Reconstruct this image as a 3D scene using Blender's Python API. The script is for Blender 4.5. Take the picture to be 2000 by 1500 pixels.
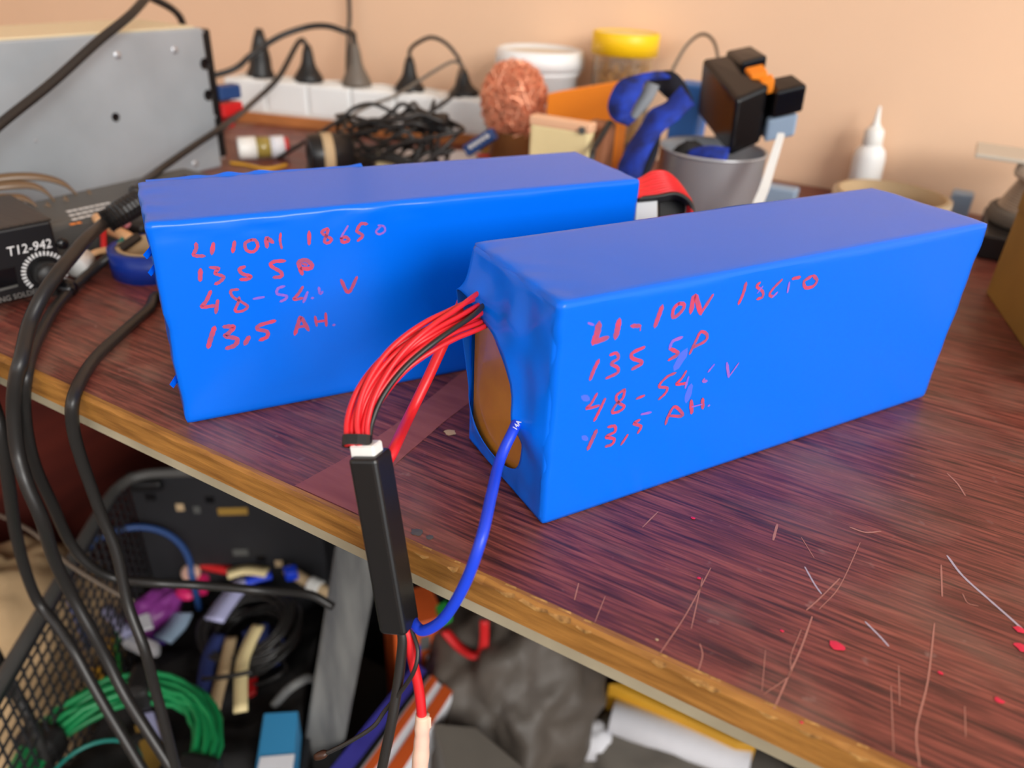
import bpy, bmesh, math, random
from mathutils import Vector, Matrix, noise
random.seed(7)
for o in list(bpy.data.objects): bpy.data.objects.remove(o)
scene = bpy.context.scene
COL = scene.collection
V = Vector

# ------------------------------------------------------------------ camera
# World frame: x runs along the front edge of the bench, y towards the wall, z = 0 is the bench top. Metres.
FPX = 1471.7                                  # focal length in pixels of the 2000 x 1500 frame
CAM = V((0.0941, -0.1740, 0.1997))
YAW, PITCH, ROLL = math.radians(28.4), 0.523, 0.0518
def _rz(v):
    c, s = math.cos(YAW), math.sin(YAW)
    return V((v[0]*c - v[1]*s, v[0]*s + v[1]*c, v[2]))
_up0 = V((0, math.sin(PITCH), math.cos(PITCH))); _rt0 = V((1, 0, 0))
FW = _rz(V((0, math.cos(PITCH), -math.sin(PITCH))))
RT = _rz(_rt0*math.cos(ROLL) + _up0*math.sin(ROLL))
UP = _rz(_up0*math.cos(ROLL) - _rt0*math.sin(ROLL))
cam_d = bpy.data.cameras.new('camera'); cam = bpy.data.objects.new('camera', cam_d); COL.objects.link(cam)
cam.matrix_world = Matrix(((RT.x, UP.x, -FW.x, CAM.x), (RT.y, UP.y, -FW.y, CAM.y), (RT.z, UP.z, -FW.z, CAM.z), (0, 0, 0, 1)))
cam_d.sensor_fit = 'HORIZONTAL'; cam_d.sensor_width = 36.0
cam_d.lens = FPX*36.0/2000.0
cam_d.clip_start = 0.01; cam_d.clip_end = 50
cam_d.dof.use_dof = True; cam_d.dof.focus_distance = 0.315; cam_d.dof.aperture_fstop = 6.6
scene.camera = cam

# ------------------------------------------------------------------ light
world = bpy.data.worlds.new('world'); scene.world = world; world.use_nodes = True
bg = world.node_tree.nodes['Background']
bg.inputs['Color'].default_value = (0.94, 0.97, 1.0, 1); bg.inputs['Strength'].default_value = 1.2
def area(name, loc, target, sx, sy, power, col):
    l = bpy.data.lights.new(name, 'AREA'); l.shape = 'RECTANGLE'; l.size = sx; l.size_y = sy
    l.energy = power; l.color = col
    o = bpy.data.objects.new(name, l); COL.objects.link(o); o.location = loc
    o.rotation_euler = (V(target) - V(loc)).to_track_quat('-Z', 'Y').to_euler()
    return o
area('window_right_offscreen', (4.2, -2.4, 2.2), (0, 0.3, 0), 2.6, 2.2, 225, (1.0, 0.97, 0.92))
scene.view_settings.view_transform = 'Standard'; scene.view_settings.look = 'None'
scene.view_settings.gamma = 1.0; scene.view_settings.use_curve_mapping = False
scene.view_settings.exposure = 0.42

# ------------------------------------------------------------------ survey helpers: a sight line meets a plane of the room
def ray(px, py): return FW + RT*((px-1000)/FPX) - UP*((py-750)/FPX)
def Z(px, py, z=0.0):
    d = ray(px, py); return CAM + d*((z-CAM.z)/d.z)
def Y(px, py, y):
    d = ray(px, py); return CAM + d*((y-CAM.y)/d.y)
def X(px, py, x):
    d = ray(px, py); return CAM + d*((x-CAM.x)/d.x)
def D(px, py, t): return CAM + ray(px, py)*t
def RP(px, py, p, n):
    d = ray(px, py); return CAM + d*((p-CAM).dot(n)/d.dot(n))
def dep(p): return (p-CAM).dot(FW)

# ------------------------------------------------------------------ materials
def srgb(r, g, b):
    f = lambda c: c/12.92 if c <= 0.04045 else ((c+0.055)/1.055)**2.4
    return (f(r/255), f(g/255), f(b/255), 1)
def mat(name, rgb, rough=0.5, metal=0.0, coat=0.0, var=0.0, vscale=30.0, bump=0.0, bscale=200.0, trans=0.0, ior=1.45, stretch=None, rgb2=None, alpha=1.0, spec=0.5, bdist=0.001, sheen=0.0):
    m = bpy.data.materials.new(name); m.use_nodes = True
    nt = m.node_tree; N = nt.nodes; L = nt.links; b = N['Principled BSDF']
    c = srgb(*rgb)
    b.inputs['Base Color'].default_value = c; b.inputs['Roughness'].default_value = rough
    b.inputs['Metallic'].default_value = metal; b.inputs['Coat Weight'].default_value = coat
    b.inputs['Coat Roughness'].default_value = 0.08
    b.inputs['Transmission Weight'].default_value = trans; b.inputs['IOR'].default_value = ior
    b.inputs['Alpha'].default_value = alpha; b.inputs['Specular IOR Level'].default_value = spec
    b.inputs['Sheen Weight'].default_value = sheen
    if var or rgb2 or bump:
        tc = N.new('ShaderNodeTexCoord'); mp = N.new('ShaderNodeMapping'); L.new(tc.outputs['Object'], mp.inputs[0])
        if stretch: mp.inputs['Scale'].default_value = stretch
    if var or rgb2:
        nz = N.new('ShaderNodeTexNoise'); nz.inputs['Scale'].default_value = vscale; nz.inputs['Detail'].default_value = 5
        L.new(mp.outputs[0], nz.inputs['Vector'])
        rp = N.new('ShaderNodeValToRGB'); e = rp.color_ramp.elements
        e[0].position = 0.32; e[1].position = 0.68
        if rgb2: e[0].color = c; e[1].color = srgb(*rgb2)
        else:
            e[0].color = tuple(x*(1-var) for x in c[:3]) + (1,); e[1].color = tuple(min(1, x*(1+var)) for x in c[:3]) + (1,)
        L.new(nz.outputs['Fac'], rp.inputs[0]); L.new(rp.outputs[0], b.inputs['Base Color'])
    if bump:
        n2 = N.new('ShaderNodeTexNoise'); n2.inputs['Scale'].default_value = bscale; n2.inputs['Detail'].default_value = 4
        L.new(mp.outputs[0], n2.inputs['Vector'])
        bp = N.new('ShaderNodeBump'); bp.inputs['Strength'].default_value = bump; bp.inputs['Distance'].default_value = bdist
        L.new(n2.outputs['Fac'], bp.inputs['Height']); L.new(bp.outputs[0], b.inputs['Normal'])
    return m

M = {}
M['wall'] = mat('peach_paint', (236, 199, 167), 0.85, var=0.03, vscale=4, bump=0.06, bscale=60)
M['ceiling'] = mat('white_ceiling_paint', (240, 240, 238), 0.9)
M['floor'] = mat('concrete', (92, 88, 82), 0.9, var=0.25, vscale=9, bump=0.3, bscale=90)
M['black_rubber'] = mat('black_rubber', (30, 29, 29), 0.42, bump=0.05, bscale=300)
M['black_cable'] = mat('black_cable_jacket', (38, 36, 35), 0.38)
M['grey_cable'] = mat('grey_cable_jacket', (105, 95, 85), 0.5)
M['black_plastic'] = mat('black_plastic', (24, 23, 24), 0.35, bump=0.06, bscale=700)
M['black_gloss'] = mat('black_gloss_plastic', (18, 17, 19), 0.22)
M['shrink'] = mat('black_shrink_tube', (28, 28, 29), 0.30, bump=0.25, bscale=2200, bdist=0.0003)
M['white_plastic'] = mat('white_plastic', (232, 232, 228), 0.45, var=0.03)
M['white_socket'] = mat('white_socket_plastic', (238, 240, 240), 0.4)
M['red_wire'] = mat('red_silicone', (216, 34, 42), 0.36)
M['blue_wire'] = mat('blue_silicone', (28, 66, 214), 0.36)
M['zinc'] = mat('galvanised_steel', (172, 182, 190), 0.34, metal=0.3, var=0.10, vscale=14, bump=0.05, bscale=40)
M['steel'] = mat('brushed_steel', (178, 181, 186), 0.32, metal=0.5, var=0.07, vscale=30, stretch=(1, 1, 0.05))
M['cream'] = mat('cream_plastic', (232, 212, 160), 0.45, var=0.05)
M['amber'] = mat('amber_epoxy_board', (204, 140, 44), 0.3, rgb2=(168, 106, 32), vscale=28, coat=0.5)
M['copper'] = mat('copper_wire', (238, 166, 132), 0.32, metal=0.55)
M['kraft'] = mat('kraft_card', (150, 116, 48), 0.7, var=0.10, vscale=22)
M['orange'] = mat('orange_card', (255, 146, 34), 0.5)
M['yellow'] = mat('yellow_plastic', (250, 205, 24), 0.4)
M['glass'] = mat('clear_plastic_jar', (246, 238, 220), 0.05, trans=0.95, ior=1.3)
M['gold'] = mat('gold_bits', (198, 146, 58), 0.4, var=0.3, vscale=60)
M['lanyard'] = mat('blue_woven_lanyard', (24, 62, 184), 0.75, rgb2=(14, 26, 80), vscale=70, bump=0.4, bscale=900)
M['lanyard_back'] = mat('lanyard_reverse', (20, 22, 36), 0.8)
M['lanyard_grey'] = mat('lanyard_lining', (128, 132, 138), 0.7)
M['tan'] = mat('tan_card_core', (186, 160, 124), 0.8)
M['dark_blue'] = mat('blue_tape', (18, 52, 150), 0.4)
M['mahogany'] = mat('mahogany_panel', (96, 36, 26), 0.55, rgb2=(74, 26, 20), vscale=6, stretch=(1, 1, 8))
M['crate'] = mat('black_crate_plastic', (34, 34, 37), 0.55, var=0.2, vscale=12)
M['green_wire'] = mat('green_wire', (22, 128, 72), 0.4)
M['beige_cloth'] = mat('beige_canvas', (184, 154, 116), 0.9, var=0.12, vscale=14, bump=0.4, bscale=120)
M['grey_wood'] = mat('weathered_grey_wood', (108, 108, 106), 0.85, rgb2=(72, 72, 74), vscale=5, stretch=(14, 14, 2), bump=0.4, bscale=20)
M['dark_bag'] = mat('dark_plastic_film', (84, 76, 69), 0.55, var=0.25, vscale=10, bump=0.25, bscale=40, bdist=0.004)
M['liner'] = mat('black_cloth_liner', (34, 32, 32), 0.85, var=0.3, vscale=20)
M['grey_card'] = mat('grey_card', (106, 100, 92), 0.8, var=0.06)
M['grey_cloth'] = mat('grey_fabric', (112, 106, 98), 0.9, var=0.12, vscale=18, bump=0.3, bscale=60)
M['white_paper'] = mat('white_paper', (222, 222, 228), 0.7, var=0.05)
M['masking'] = mat('masking_tape', (238, 208, 178), 0.6, rgb2=(232, 180, 165), vscale=60)
M['purple'] = mat('purple_film', (128, 52, 130), 0.4, var=0.15)
M['violet'] = mat('violet_card', (70, 40, 130), 0.5)
M['pink'] = mat('pink_plastic', (206, 34, 100), 0.45)
M['red'] = mat('red_plastic', (200, 32, 34), 0.45)
M['lilac'] = mat('lilac_plastic', (176, 176, 214), 0.5)
M['skyblue'] = mat('sky_blue_print', (58, 140, 190), 0.5)
M['blue_plastic'] = mat('blue_plastic', (34, 66, 120), 0.45)
M['denim'] = mat('navy_fabric', (44, 58, 118), 0.8, var=0.2, vscale=30)
M['orange_print'] = mat('orange_print', (196, 84, 34), 0.5, var=0.1)
M['blue_print'] = mat('blue_violet_print', (62, 58, 150), 0.45, var=0.15)
M['brass'] = mat('peach_insulator', (226, 176, 128), 0.5)
M['green'] = mat('green_plastic', (40, 140, 60), 0.5)
M['pcb'] = mat('green_circuit_board', (30, 92, 52), 0.45, rgb2=(150, 120, 60), vscale=160)
M['ochre'] = mat('ochre_card', (214, 158, 44), 0.6, var=0.05)
M['solder'] = mat('solder_wire', (172, 160, 146), 0.45, metal=0.4, var=0.06)
M['print'] = mat('white_print', (225, 225, 225), 0.5)
M['print_dim'] = mat('grey_print', (120, 116, 112), 0.5)
M['screen'] = mat('dark_display_window', (14, 13, 16), 0.15)
M['brushed_dark'] = mat('dark_brushed_aluminium', (74, 66, 60), 0.42, metal=0.45, rgb2=(56, 50, 46), vscale=3, stretch=(6, 260, 6))
M['dark_grey'] = mat('dark_grey_plastic', (84, 84, 82), 0.5, var=0.06)
M['teal'] = mat('teal_wire', (24, 110, 100), 0.4)
M['ink'] = mat('red_marker_ink', (206, 60, 92), 0.5, rgb2=(150, 76, 118), vscale=220)
M['ink_faint'] = mat('faded_marker_ink', (112, 92, 214), 0.5, rgb2=(160, 92, 176), vscale=220)
M['ink_smear'] = mat('smeared_marker_ink', (74, 104, 244), 0.4)
M['scratch'] = mat('scratched_laminate', (172, 118, 102), 0.6)
M['scratch_pale'] = mat('pale_scratch', (176, 166, 176), 0.6)
M['paint_red'] = mat('red_paint_drop', (214, 36, 70), 0.35)
M['grainless'] = mat('grainless_laminate', (152, 90, 80), 0.45, rgb2=(134, 74, 66), vscale=30, stretch=(1, 6, 1))
M['chip'] = mat('bare_chipboard', (198, 150, 84), 0.8, rgb2=(120, 84, 40), vscale=300)
M['clear_tape'] = mat('clear_tape_roll', (196, 178, 150), 0.25, var=0.1, coat=0.4)
M['light_blue'] = mat('pale_blue_plastic', (150, 172, 196), 0.5)
M['lid_top'] = mat('translucent_lid', (222, 214, 196), 0.5)

def wrap_mat(name, rgb):
    m = mat(name, rgb, rough=0.26, coat=0.06, spec=0.27)
    nt = m.node_tree; N = nt.nodes; L = nt.links; b = N['Principled BSDF']
    b.inputs['Coat Roughness'].default_value = 0.12
    tc = N.new('ShaderNodeTexCoord'); n1 = N.new('ShaderNodeTexNoise'); n1.inputs['Scale'].default_value = 16; n1.inputs['Detail'].default_value = 3
    n1.inputs['Distortion'].default_value = 0.8
    L.new(tc.outputs['Object'], n1.inputs['Vector'])
    bp = N.new('ShaderNodeBump'); bp.inputs['Strength'].default_value = 0.25; bp.inputs['Distance'].default_value = 0.0012
    L.new(n1.outputs['Fac'], bp.inputs['Height'])
    n2 = N.new('ShaderNodeTexNoise'); n2.inputs['Scale'].default_value = 900
    L.new(tc.outputs['Object'], n2.inputs['Vector'])
    b2 = N.new('ShaderNodeBump'); b2.inputs['Strength'].default_value = 0.04; b2.inputs['Distance'].default_value = 0.0002
    L.new(n2.outputs['Fac'], b2.inputs['Height']); L.new(bp.outputs[0], b2.inputs['Normal'])
    L.new(b2.outputs[0], b.inputs['Normal']); L.new(b2.outputs[0], b.inputs['Coat Normal'])
    return m
M['wrap'] = wrap_mat('blue_shrink_wrap', (0, 105, 233))

def top_mat():
    m = bpy.data.materials.new('mahogany_laminate'); m.use_nodes = True
    nt = m.node_tree; N = nt.nodes; L = nt.links; b = N['Principled BSDF']
    tc = N.new('ShaderNodeTexCoord')
    def nz(scale, sx, sy, detail=6, dist=0.0):
        mp = N.new('ShaderNodeMapping'); mp.inputs['Scale'].default_value = (sx, sy, 1); L.new(tc.outputs['Object'], mp.inputs[0])
        n = N.new('ShaderNodeTexNoise'); n.inputs['Scale'].default_value = scale; n.inputs['Detail'].default_value = detail
        n.inputs['Distortion'].default_value = dist; L.new(mp.outputs[0], n.inputs['Vector']); return n.outputs['Fac']
    def ramp(f, stops):
        r = N.new('ShaderNodeValToRGB'); e = r.color_ramp.elements
        while len(e) < len(stops): e.new(0.5)
        for k, (p, c) in enumerate(stops): e[k].position = p; e[k].color = c
        L.new(f, r.inputs[0]); return r.outputs[0]
    def mix(f, a, c, mode='MIX', fac=None):
        x = N.new('ShaderNodeMixRGB'); x.blend_type = mode
        if f is not None: L.new(f, x.inputs[0])
        else: x.inputs[0].default_value = fac
        for s, v in ((1, a), (2, c)):
            if hasattr(v, 'default_value') or hasattr(v, 'links'): L.new(v, x.inputs[s])
            else: x.inputs[s].default_value = v
        return x.outputs[0]
    g = lambda v: (v, v, v, 1)
    grain = ramp(nz(1, 20, 480, 7, 0.6), [(0.34, srgb(72, 36, 32)), (0.46, srgb(114, 56, 48)), (0.60, srgb(138, 72, 60)), (0.75, srgb(156, 88, 72))])
    fine = ramp(nz(1, 46, 800, 3, 0.4), [(0.42, g(0.42)), (0.54, g(1.0))])
    c = mix(None, grain, fine, 'MULTIPLY', 0.75)
    broad = ramp(nz(7, 1, 2.5, 4), [(0.35, g(0.86)), (0.65, g(1.10))])
    c = mix(None, c, broad, 'MULTIPLY', 1.0)
    dust = ramp(nz(16, 1, 1.4, 8, 0.5), [(0.50, g(0)), (0.72, g(0.55))])
    sx = N.new('ShaderNodeSeparateXYZ'); L.new(tc.outputs['Object'], sx.inputs[0])
    mr = N.new('ShaderNodeMapRange'); mr.inputs[1].default_value = -0.12; mr.inputs[2].default_value = -0.24; mr.inputs[3].default_value = 0.6; mr.inputs[4].default_value = 1.0
    L.new(sx.outputs[0], mr.inputs[0])
    mm = N.new('ShaderNodeMath'); mm.operation = 'MULTIPLY'; L.new(dust, mm.inputs[0]); L.new(mr.outputs[0], mm.inputs[1])
    c = mix(mm.outputs[0], c, srgb(158, 128, 110))
    specks = ramp(nz(120, 1, 1, 3), [(0.68, g(0)), (0.80, g(0.4))])
    c = mix(specks, c, srgb(170, 140, 130))
    L.new(c, b.inputs['Base Color'])
    r = ramp(nz(20, 1, 3, 5), [(0.3, g(0.36)), (0.7, g(0.52))])
    L.new(r, b.inputs['Roughness'])
    bp = N.new('ShaderNodeBump'); bp.inputs['Strength'].default_value = 0.25; bp.inputs['Distance'].default_value = 0.0004
    L.new(nz(1, 30, 700, 4), bp.inputs['Height']); L.new(bp.outputs[0], b.inputs['Normal'])
    return m
M['top'] = top_mat()
M['edge'] = mat('varnished_amber_edge', (178, 124, 58), 0.5, rgb2=(122, 80, 32), vscale=10, stretch=(2.5, 26, 26), bump=0.3, bscale=60)
M['edge_lip'] = mat('dusty_grey_lip', (158, 148, 124), 0.8, var=0.2, vscale=22)

# ------------------------------------------------------------------ mesh helpers
def link(name, me, m, parent=None, smooth=False):
    if parent is not None:
        root = parent if parent.parent is None else parent.parent
        off = root.location
        if off.length: me.transform(Matrix.Translation(-V(off)))
    me.materials.append(m)
    if smooth:
        for p in me.polygons: p.use_smooth = True
    o = bpy.data.objects.new(name, me); COL.objects.link(o)
    if parent is not None: o.parent = parent
    return o
def tag(o, label=None, cat=None, group=None, kind=None):
    if label: o['label'] = label
    if cat: o['category'] = cat
    if group: o['group'] = group
    if kind: o['kind'] = kind
    return o
def thing(name, label, cat, loc, group=None):
    o = bpy.data.objects.new(name, None); COL.objects.link(o); o.location = V(loc); o.empty_display_size = 0.01
    return tag(o, label, cat, group)
def from_bm(bm, name='m'):
    me = bpy.data.meshes.new(name); bmesh.ops.recalc_face_normals(bm, faces=bm.faces); bm.to_mesh(me); bm.free(); return me
def pd(verts, faces):
    me = bpy.data.meshes.new('m'); me.from_pydata([tuple(v) for v in verts], [], faces); me.update(); return me
def closed(verts, faces):
    bm = bmesh.new(); vs = [bm.verts.new(v) for v in verts]
    for f in faces:
        try: bm.faces.new([vs[i] for i in f])
        except ValueError: pass
    return from_bm(bm)
def frame(z=V((0, 0, 1)), x=V((1, 0, 0))):
    z = z.normalized(); x = (x - z*x.dot(z)); x = x.normalized(); y = z.cross(x)
    return Matrix((x, y, z)).transposed()
def rbox(c, size, r=0.002, seg=2, R=None):
    bm = bmesh.new(); bmesh.ops.create_cube(bm, size=1.0)
    bmesh.ops.scale(bm, vec=V(size), verts=bm.verts)
    if r: bmesh.ops.bevel(bm, geom=list(bm.edges), offset=r, segments=seg, profile=0.5, affect='EDGES', clamp_overlap=True)
    T = Matrix.Translation(V(c)) @ (R.to_4x4() if R else Matrix.Identity(4))
    bm.transform(T); return from_bm(bm)
def prism(pts, d, r=0.0015, seg=2):
    bm = bmesh.new(); a = [bm.verts.new(p) for p in pts]; b = [bm.verts.new(V(p)+V(d)) for p in pts]; n = len(pts)
    bm.faces.new(a); bm.faces.new(list(reversed(b)))
    for i in range(n): bm.faces.new((a[i], b[i], b[(i+1) % n], a[(i+1) % n]))
    bmesh.ops.recalc_face_normals(bm, faces=bm.faces)
    if r: bmesh.ops.bevel(bm, geom=list(bm.edges), offset=r, segments=seg, profile=0.5, affect='EDGES', clamp_overlap=True)
    return from_bm(bm)
def lathe(prof, c, R=None, n=40, arc=None):
    vs, fs = [], []; R = R or Matrix.Identity(3); k = len(prof)
    for i in range(n):
        a = 2*math.pi*i/n
        for (r, z) in prof: vs.append(V(c) + R @ V((r*math.cos(a), r*math.sin(a), z)))
    for i in range(n):
        j = (i+1) % n
        for q in range(k-1): fs.append((i*k+q, j*k+q, j*k+q+1, i*k+q+1))
    if prof[0][0] > 1e-6: pass
    bm = bmesh.new(); bv = [bm.verts.new(v) for v in vs]
    for f in fs:
        try: bm.faces.new([bv[q] for q in f])
        except ValueError: pass
    bmesh.ops.remove_doubles(bm, verts=bm.verts, dist=1e-6)
    return from_bm(bm)
def spline(pts, n=8):
    pts = [V(p) for p in pts]
    if len(pts) < 3: return [pts[0].lerp(pts[-1], i/n) for i in range(n+1)]
    P = [pts[0]*2-pts[1]] + pts + [pts[-1]*2-pts[-2]]; out = []
    for i in range(1, len(P)-2):
        a, b, c, d = P[i-1:i+3]
        for k in range(n):
            t = k/n
            out.append(0.5*((2*b)+(c-a)*t+(2*a-5*b+4*c-d)*t*t+(3*b-a-3*c+d)*t**3))
    out.append(pts[-1]); return out
def tube_data(path, r, sides=10):
    vs, fs = [], []; n = len(path); nrm = None
    for i, p in enumerate(path):
        t = (path[min(i+1, n-1)]-path[max(i-1, 0)])
        t = t.normalized() if t.length > 1e-9 else V((0, 0, 1))
        if nrm is None:
            nrm = t.orthogonal().normalized()
        else:
            nrm = nrm - t*nrm.dot(t); nrm = nrm.normalized() if nrm.length > 1e-6 else t.orthogonal().normalized()
        b = t.cross(nrm); rr = r[i] if isinstance(r, (list, tuple)) else r
        for k in range(sides):
            a = 2*math.pi*k/sides; vs.append(p + nrm*(rr*math.cos(a)) + b*(rr*math.sin(a)))
    for i in range(n-1):
        for k in range(sides):
            k2 = (k+1) % sides
            fs.append((i*sides+k, i*sides+k2, (i+1)*sides+k2, (i+1)*sides+k))
    fs.append(tuple(range(sides-1, -1, -1))); fs.append(tuple((n-1)*sides+k for k in range(sides)))
    return vs, fs
def tube(pts, r, sides=10, n=8, raw=False):
    path = pts if raw else spline(pts, n)
    return pd(*tube_data(path, r, sides))
def merge(datas):
    vs, fs = [], []
    for v, f in datas:
        o = len(vs); vs += v; fs += [tuple(i+o for i in q) for q in f]
    return pd(vs, fs)
def strip(pairs, th=0.0012, n=5):
    """a cloth or paper band given by its two edges"""
    A = spline([p[0] for p in pairs], n); B = spline([p[1] for p in pairs], n); vs, fs = [], []; k = len(A)
    for i in range(k):
        t = A[min(i+1, k-1)]-A[max(i-1, 0)]; nn = t.cross(B[i]-A[i]); nn = nn.normalized() if nn.length > 1e-12 else V((0, 0, 1))
        vs += [A[i]+nn*th/2, B[i]+nn*th/2, B[i]-nn*th/2, A[i]-nn*th/2]
    for i in range(k-1):
        for q in range(4):
            q2 = (q+1) % 4; fs.append((i*4+q, i*4+q2, (i+1)*4+q2, (i+1)*4+q))
    fs += [(3, 2, 1, 0), tuple((k-1)*4+q for q in range(4))]
    return closed(vs, fs)
def stroke_data(pts, w, nrm, lift):
    """flat pen stroke on a plane with normal nrm"""
    path = spline(pts, 5) if len(pts) > 2 else [V(pts[0]).lerp(V(pts[-1]), i/4) for i in range(5)]
    vs, fs = [], []; k = len(path)
    for i, p in enumerate(path):
        t = path[min(i+1, k-1)]-path[max(i-1, 0)]
        s = nrm.cross(t); s = s.normalized() if s.length > 1e-12 else nrm.orthogonal().normalized()
        e = 0.75 if i in (0, k-1) else 1.0
        e *= 1.0 + 0.12*math.sin(i*2.3+p.x*900)
        vs += [p+s*(w*e/2)+nrm*lift, p-s*(w*e/2)+nrm*lift]
    for i in range(k-1): fs.append((2*i, 2*i+1, 2*i+3, 2*i+2))
    # rounded ends
    for i, sg in ((0, -1), (k-1, 1)):
        t = (path[1]-path[0]) if i == 0 else (path[-1]-path[-2]); t = t.normalized() if t.length > 1e-12 else V((1, 0, 0))
        o = len(vs); vs.append(path[i]+t*(sg*w*0.42)+nrm*lift); fs.append((2*i, 2*i+1, o))
    return vs, fs
def blob(c, rx, ry, rz, amp=0.15, freq=3.0, sub=4, seed=0.0, R=None):
    bm = bmesh.new(); bmesh.ops.create_icosphere(bm, subdivisions=sub, radius=1.0)
    for v in bm.verts:
        q = v.co.copy(); f = 1 + amp*noise.fractal(q*freq+V((seed, seed*1.7, 0)), 1.0, 2.0, 4)
        v.co = V((q.x*rx*f, q.y*ry*f, q.z*rz*f))
    bm.transform(Matrix.Translation(V(c)) @ (R.to_4x4() if R else Matrix.Identity(4)))
    return from_bm(bm)
def disc_blob(c, r, n=14, z=0.0003, seed=0):
    rnd = random.Random(seed); vs = [V(c)+V((0, 0, z*1.6))]
    for i in range(n):
        a = 2*math.pi*i/n; q = r*(0.75+0.4*rnd.random()); vs.append(V(c)+V((q*math.cos(a), q*math.sin(a)*0.8, z)))
    return pd(vs, [(0, 1+i, 1+(i+1) % n) for i in range(n)])
def text_obj(name, body, size, origin, xdir, ydir, m, parent, sx=1.0, shear=0.0):
    cu = bpy.data.curves.new('t', 'FONT'); cu.body = body; cu.size = size; cu.extrude = 0.00008; cu.shear = shear; cu.resolution_u = 2
    o = bpy.data.objects.new('t', cu); COL.objects.link(o)
    dg = bpy.context.evaluated_depsgraph_get(); me = bpy.data.meshes.new_from_object(o.evaluated_get(dg)); bpy.data.objects.remove(o)
    x = V(xdir).normalized(); y = V(ydir).normalized(); z = x.cross(y)
    Mx = Matrix(((x.x*sx, y.x, z.x, origin[0]), (x.y*sx, y.y, z.y, origin[1]), (x.z*sx, y.z, z.z, origin[2]), (0, 0, 0, 1)))
    me.transform(Mx); me.materials.clear()
    return link(name, me, m, parent)

# ------------------------------------------------------------------ setting
WY = 0.668; FZ = -0.60
tag(link('wall_back', rbox((0.2, WY+0.05, 0.66), (4.8, 0.10, 2.6), 0), M['wall']), 'plain peach painted wall behind the workbench', None, None, 'structure')
tag(link('ceiling', rbox((0.2, -0.97, 1.95), (4.8, 3.3, 0.08), 0), M['ceiling']), 'added white ceiling out of view above the workbench', None, None, 'structure')  # unseen, added to hold sky light off the tops and bounce white down
tag(link('wall_left', rbox((-2.24, -0.95, 0.66), (0.08, 3.3, 2.5), 0), M['wall']), 'plain peach side wall far left of the workbench', None, None, 'structure')
tag(link('added_wall_front', rbox((0.2, -2.64, -0.12), (4.8, 0.08, 0.96), 0), M['wall']), 'added low peach wall out of view opposite the workbench', None, None, 'structure')  # unseen low wall, added to cut the light reaching under the bench
tag(link('floor', rbox((0.2, -0.95, FZ-0.025), (4.8, 3.4, 0.05), 0), M['floor']), 'dusty grey concrete floor under the workbench', None, None, 'structure')

# ------------------------------------------------------------------ workbench
bench = thing('workbench', 'scratched mahogany laminate workbench with an amber front edge', 'workbench', (0, 0, 0))
XL, XR = -0.95, 0.62; YB = WY-0.004
T1, T2 = -0.0125, -0.0190
link('tabletop', rbox(((XL+XR)/2, YB/2+0.0015, T1/2), (XR-XL, YB-0.003, -T1), 0.0), M['top'], bench)
# amber front band: its upper rim is chipped
vs, fs = [], []; n = 420
for i in range(n+1):
    x = XL+(XR-XL)*i/n; j = 0.0011*abs(noise.noise(V((x*60, 0, 0)))) + 0.0012*max(0, noise.noise(V((x*190, 3, 0)))-0.12)
    vs += [V((x, 0.004, 0.00005)), V((x, 0.0016+j*1.1, 0.00012)), V((x, 0.0006*noise.noise(V((x*40, 9, 0))), -0.0007-j)), V((x, 0.0, T1)), V((x, 0.004, T1))]
for i in range(n):
    for q in range(5):
        q2 = (q+1) % 5; fs.append((i*5+q, i*5+q2, (i+1)*5+q2, (i+1)*5+q))
tag(link('edge_band', closed(vs, fs), M['edge'], bench), 'amber varnished wood front edge')
tag(link('edge_lip', rbox(((XL+XR)/2, YB/2+0.0005, (T1+T2)/2), (XR-XL, YB, T1-T2-0.0002), 0.0006, 1), M['edge_lip'], bench), 'dusty grey lower board')
link('side_panel', rbox((-0.735, 0.32, (T2+FZ)/2), (0.02, 0.64, T2-FZ), 0.0), M['mahogany'], bench)
link('side_panel', rbox((0.60, 0.34, (T2+FZ)/2), (0.02, 0.58, T2-FZ), 0.0), M['mahogany'], bench)
link('back_panel', rbox((-0.07, 0.64, (T2+FZ)/2), (1.31, 0.016, T2-FZ), 0.0), M['mahogany'], bench)
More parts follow.
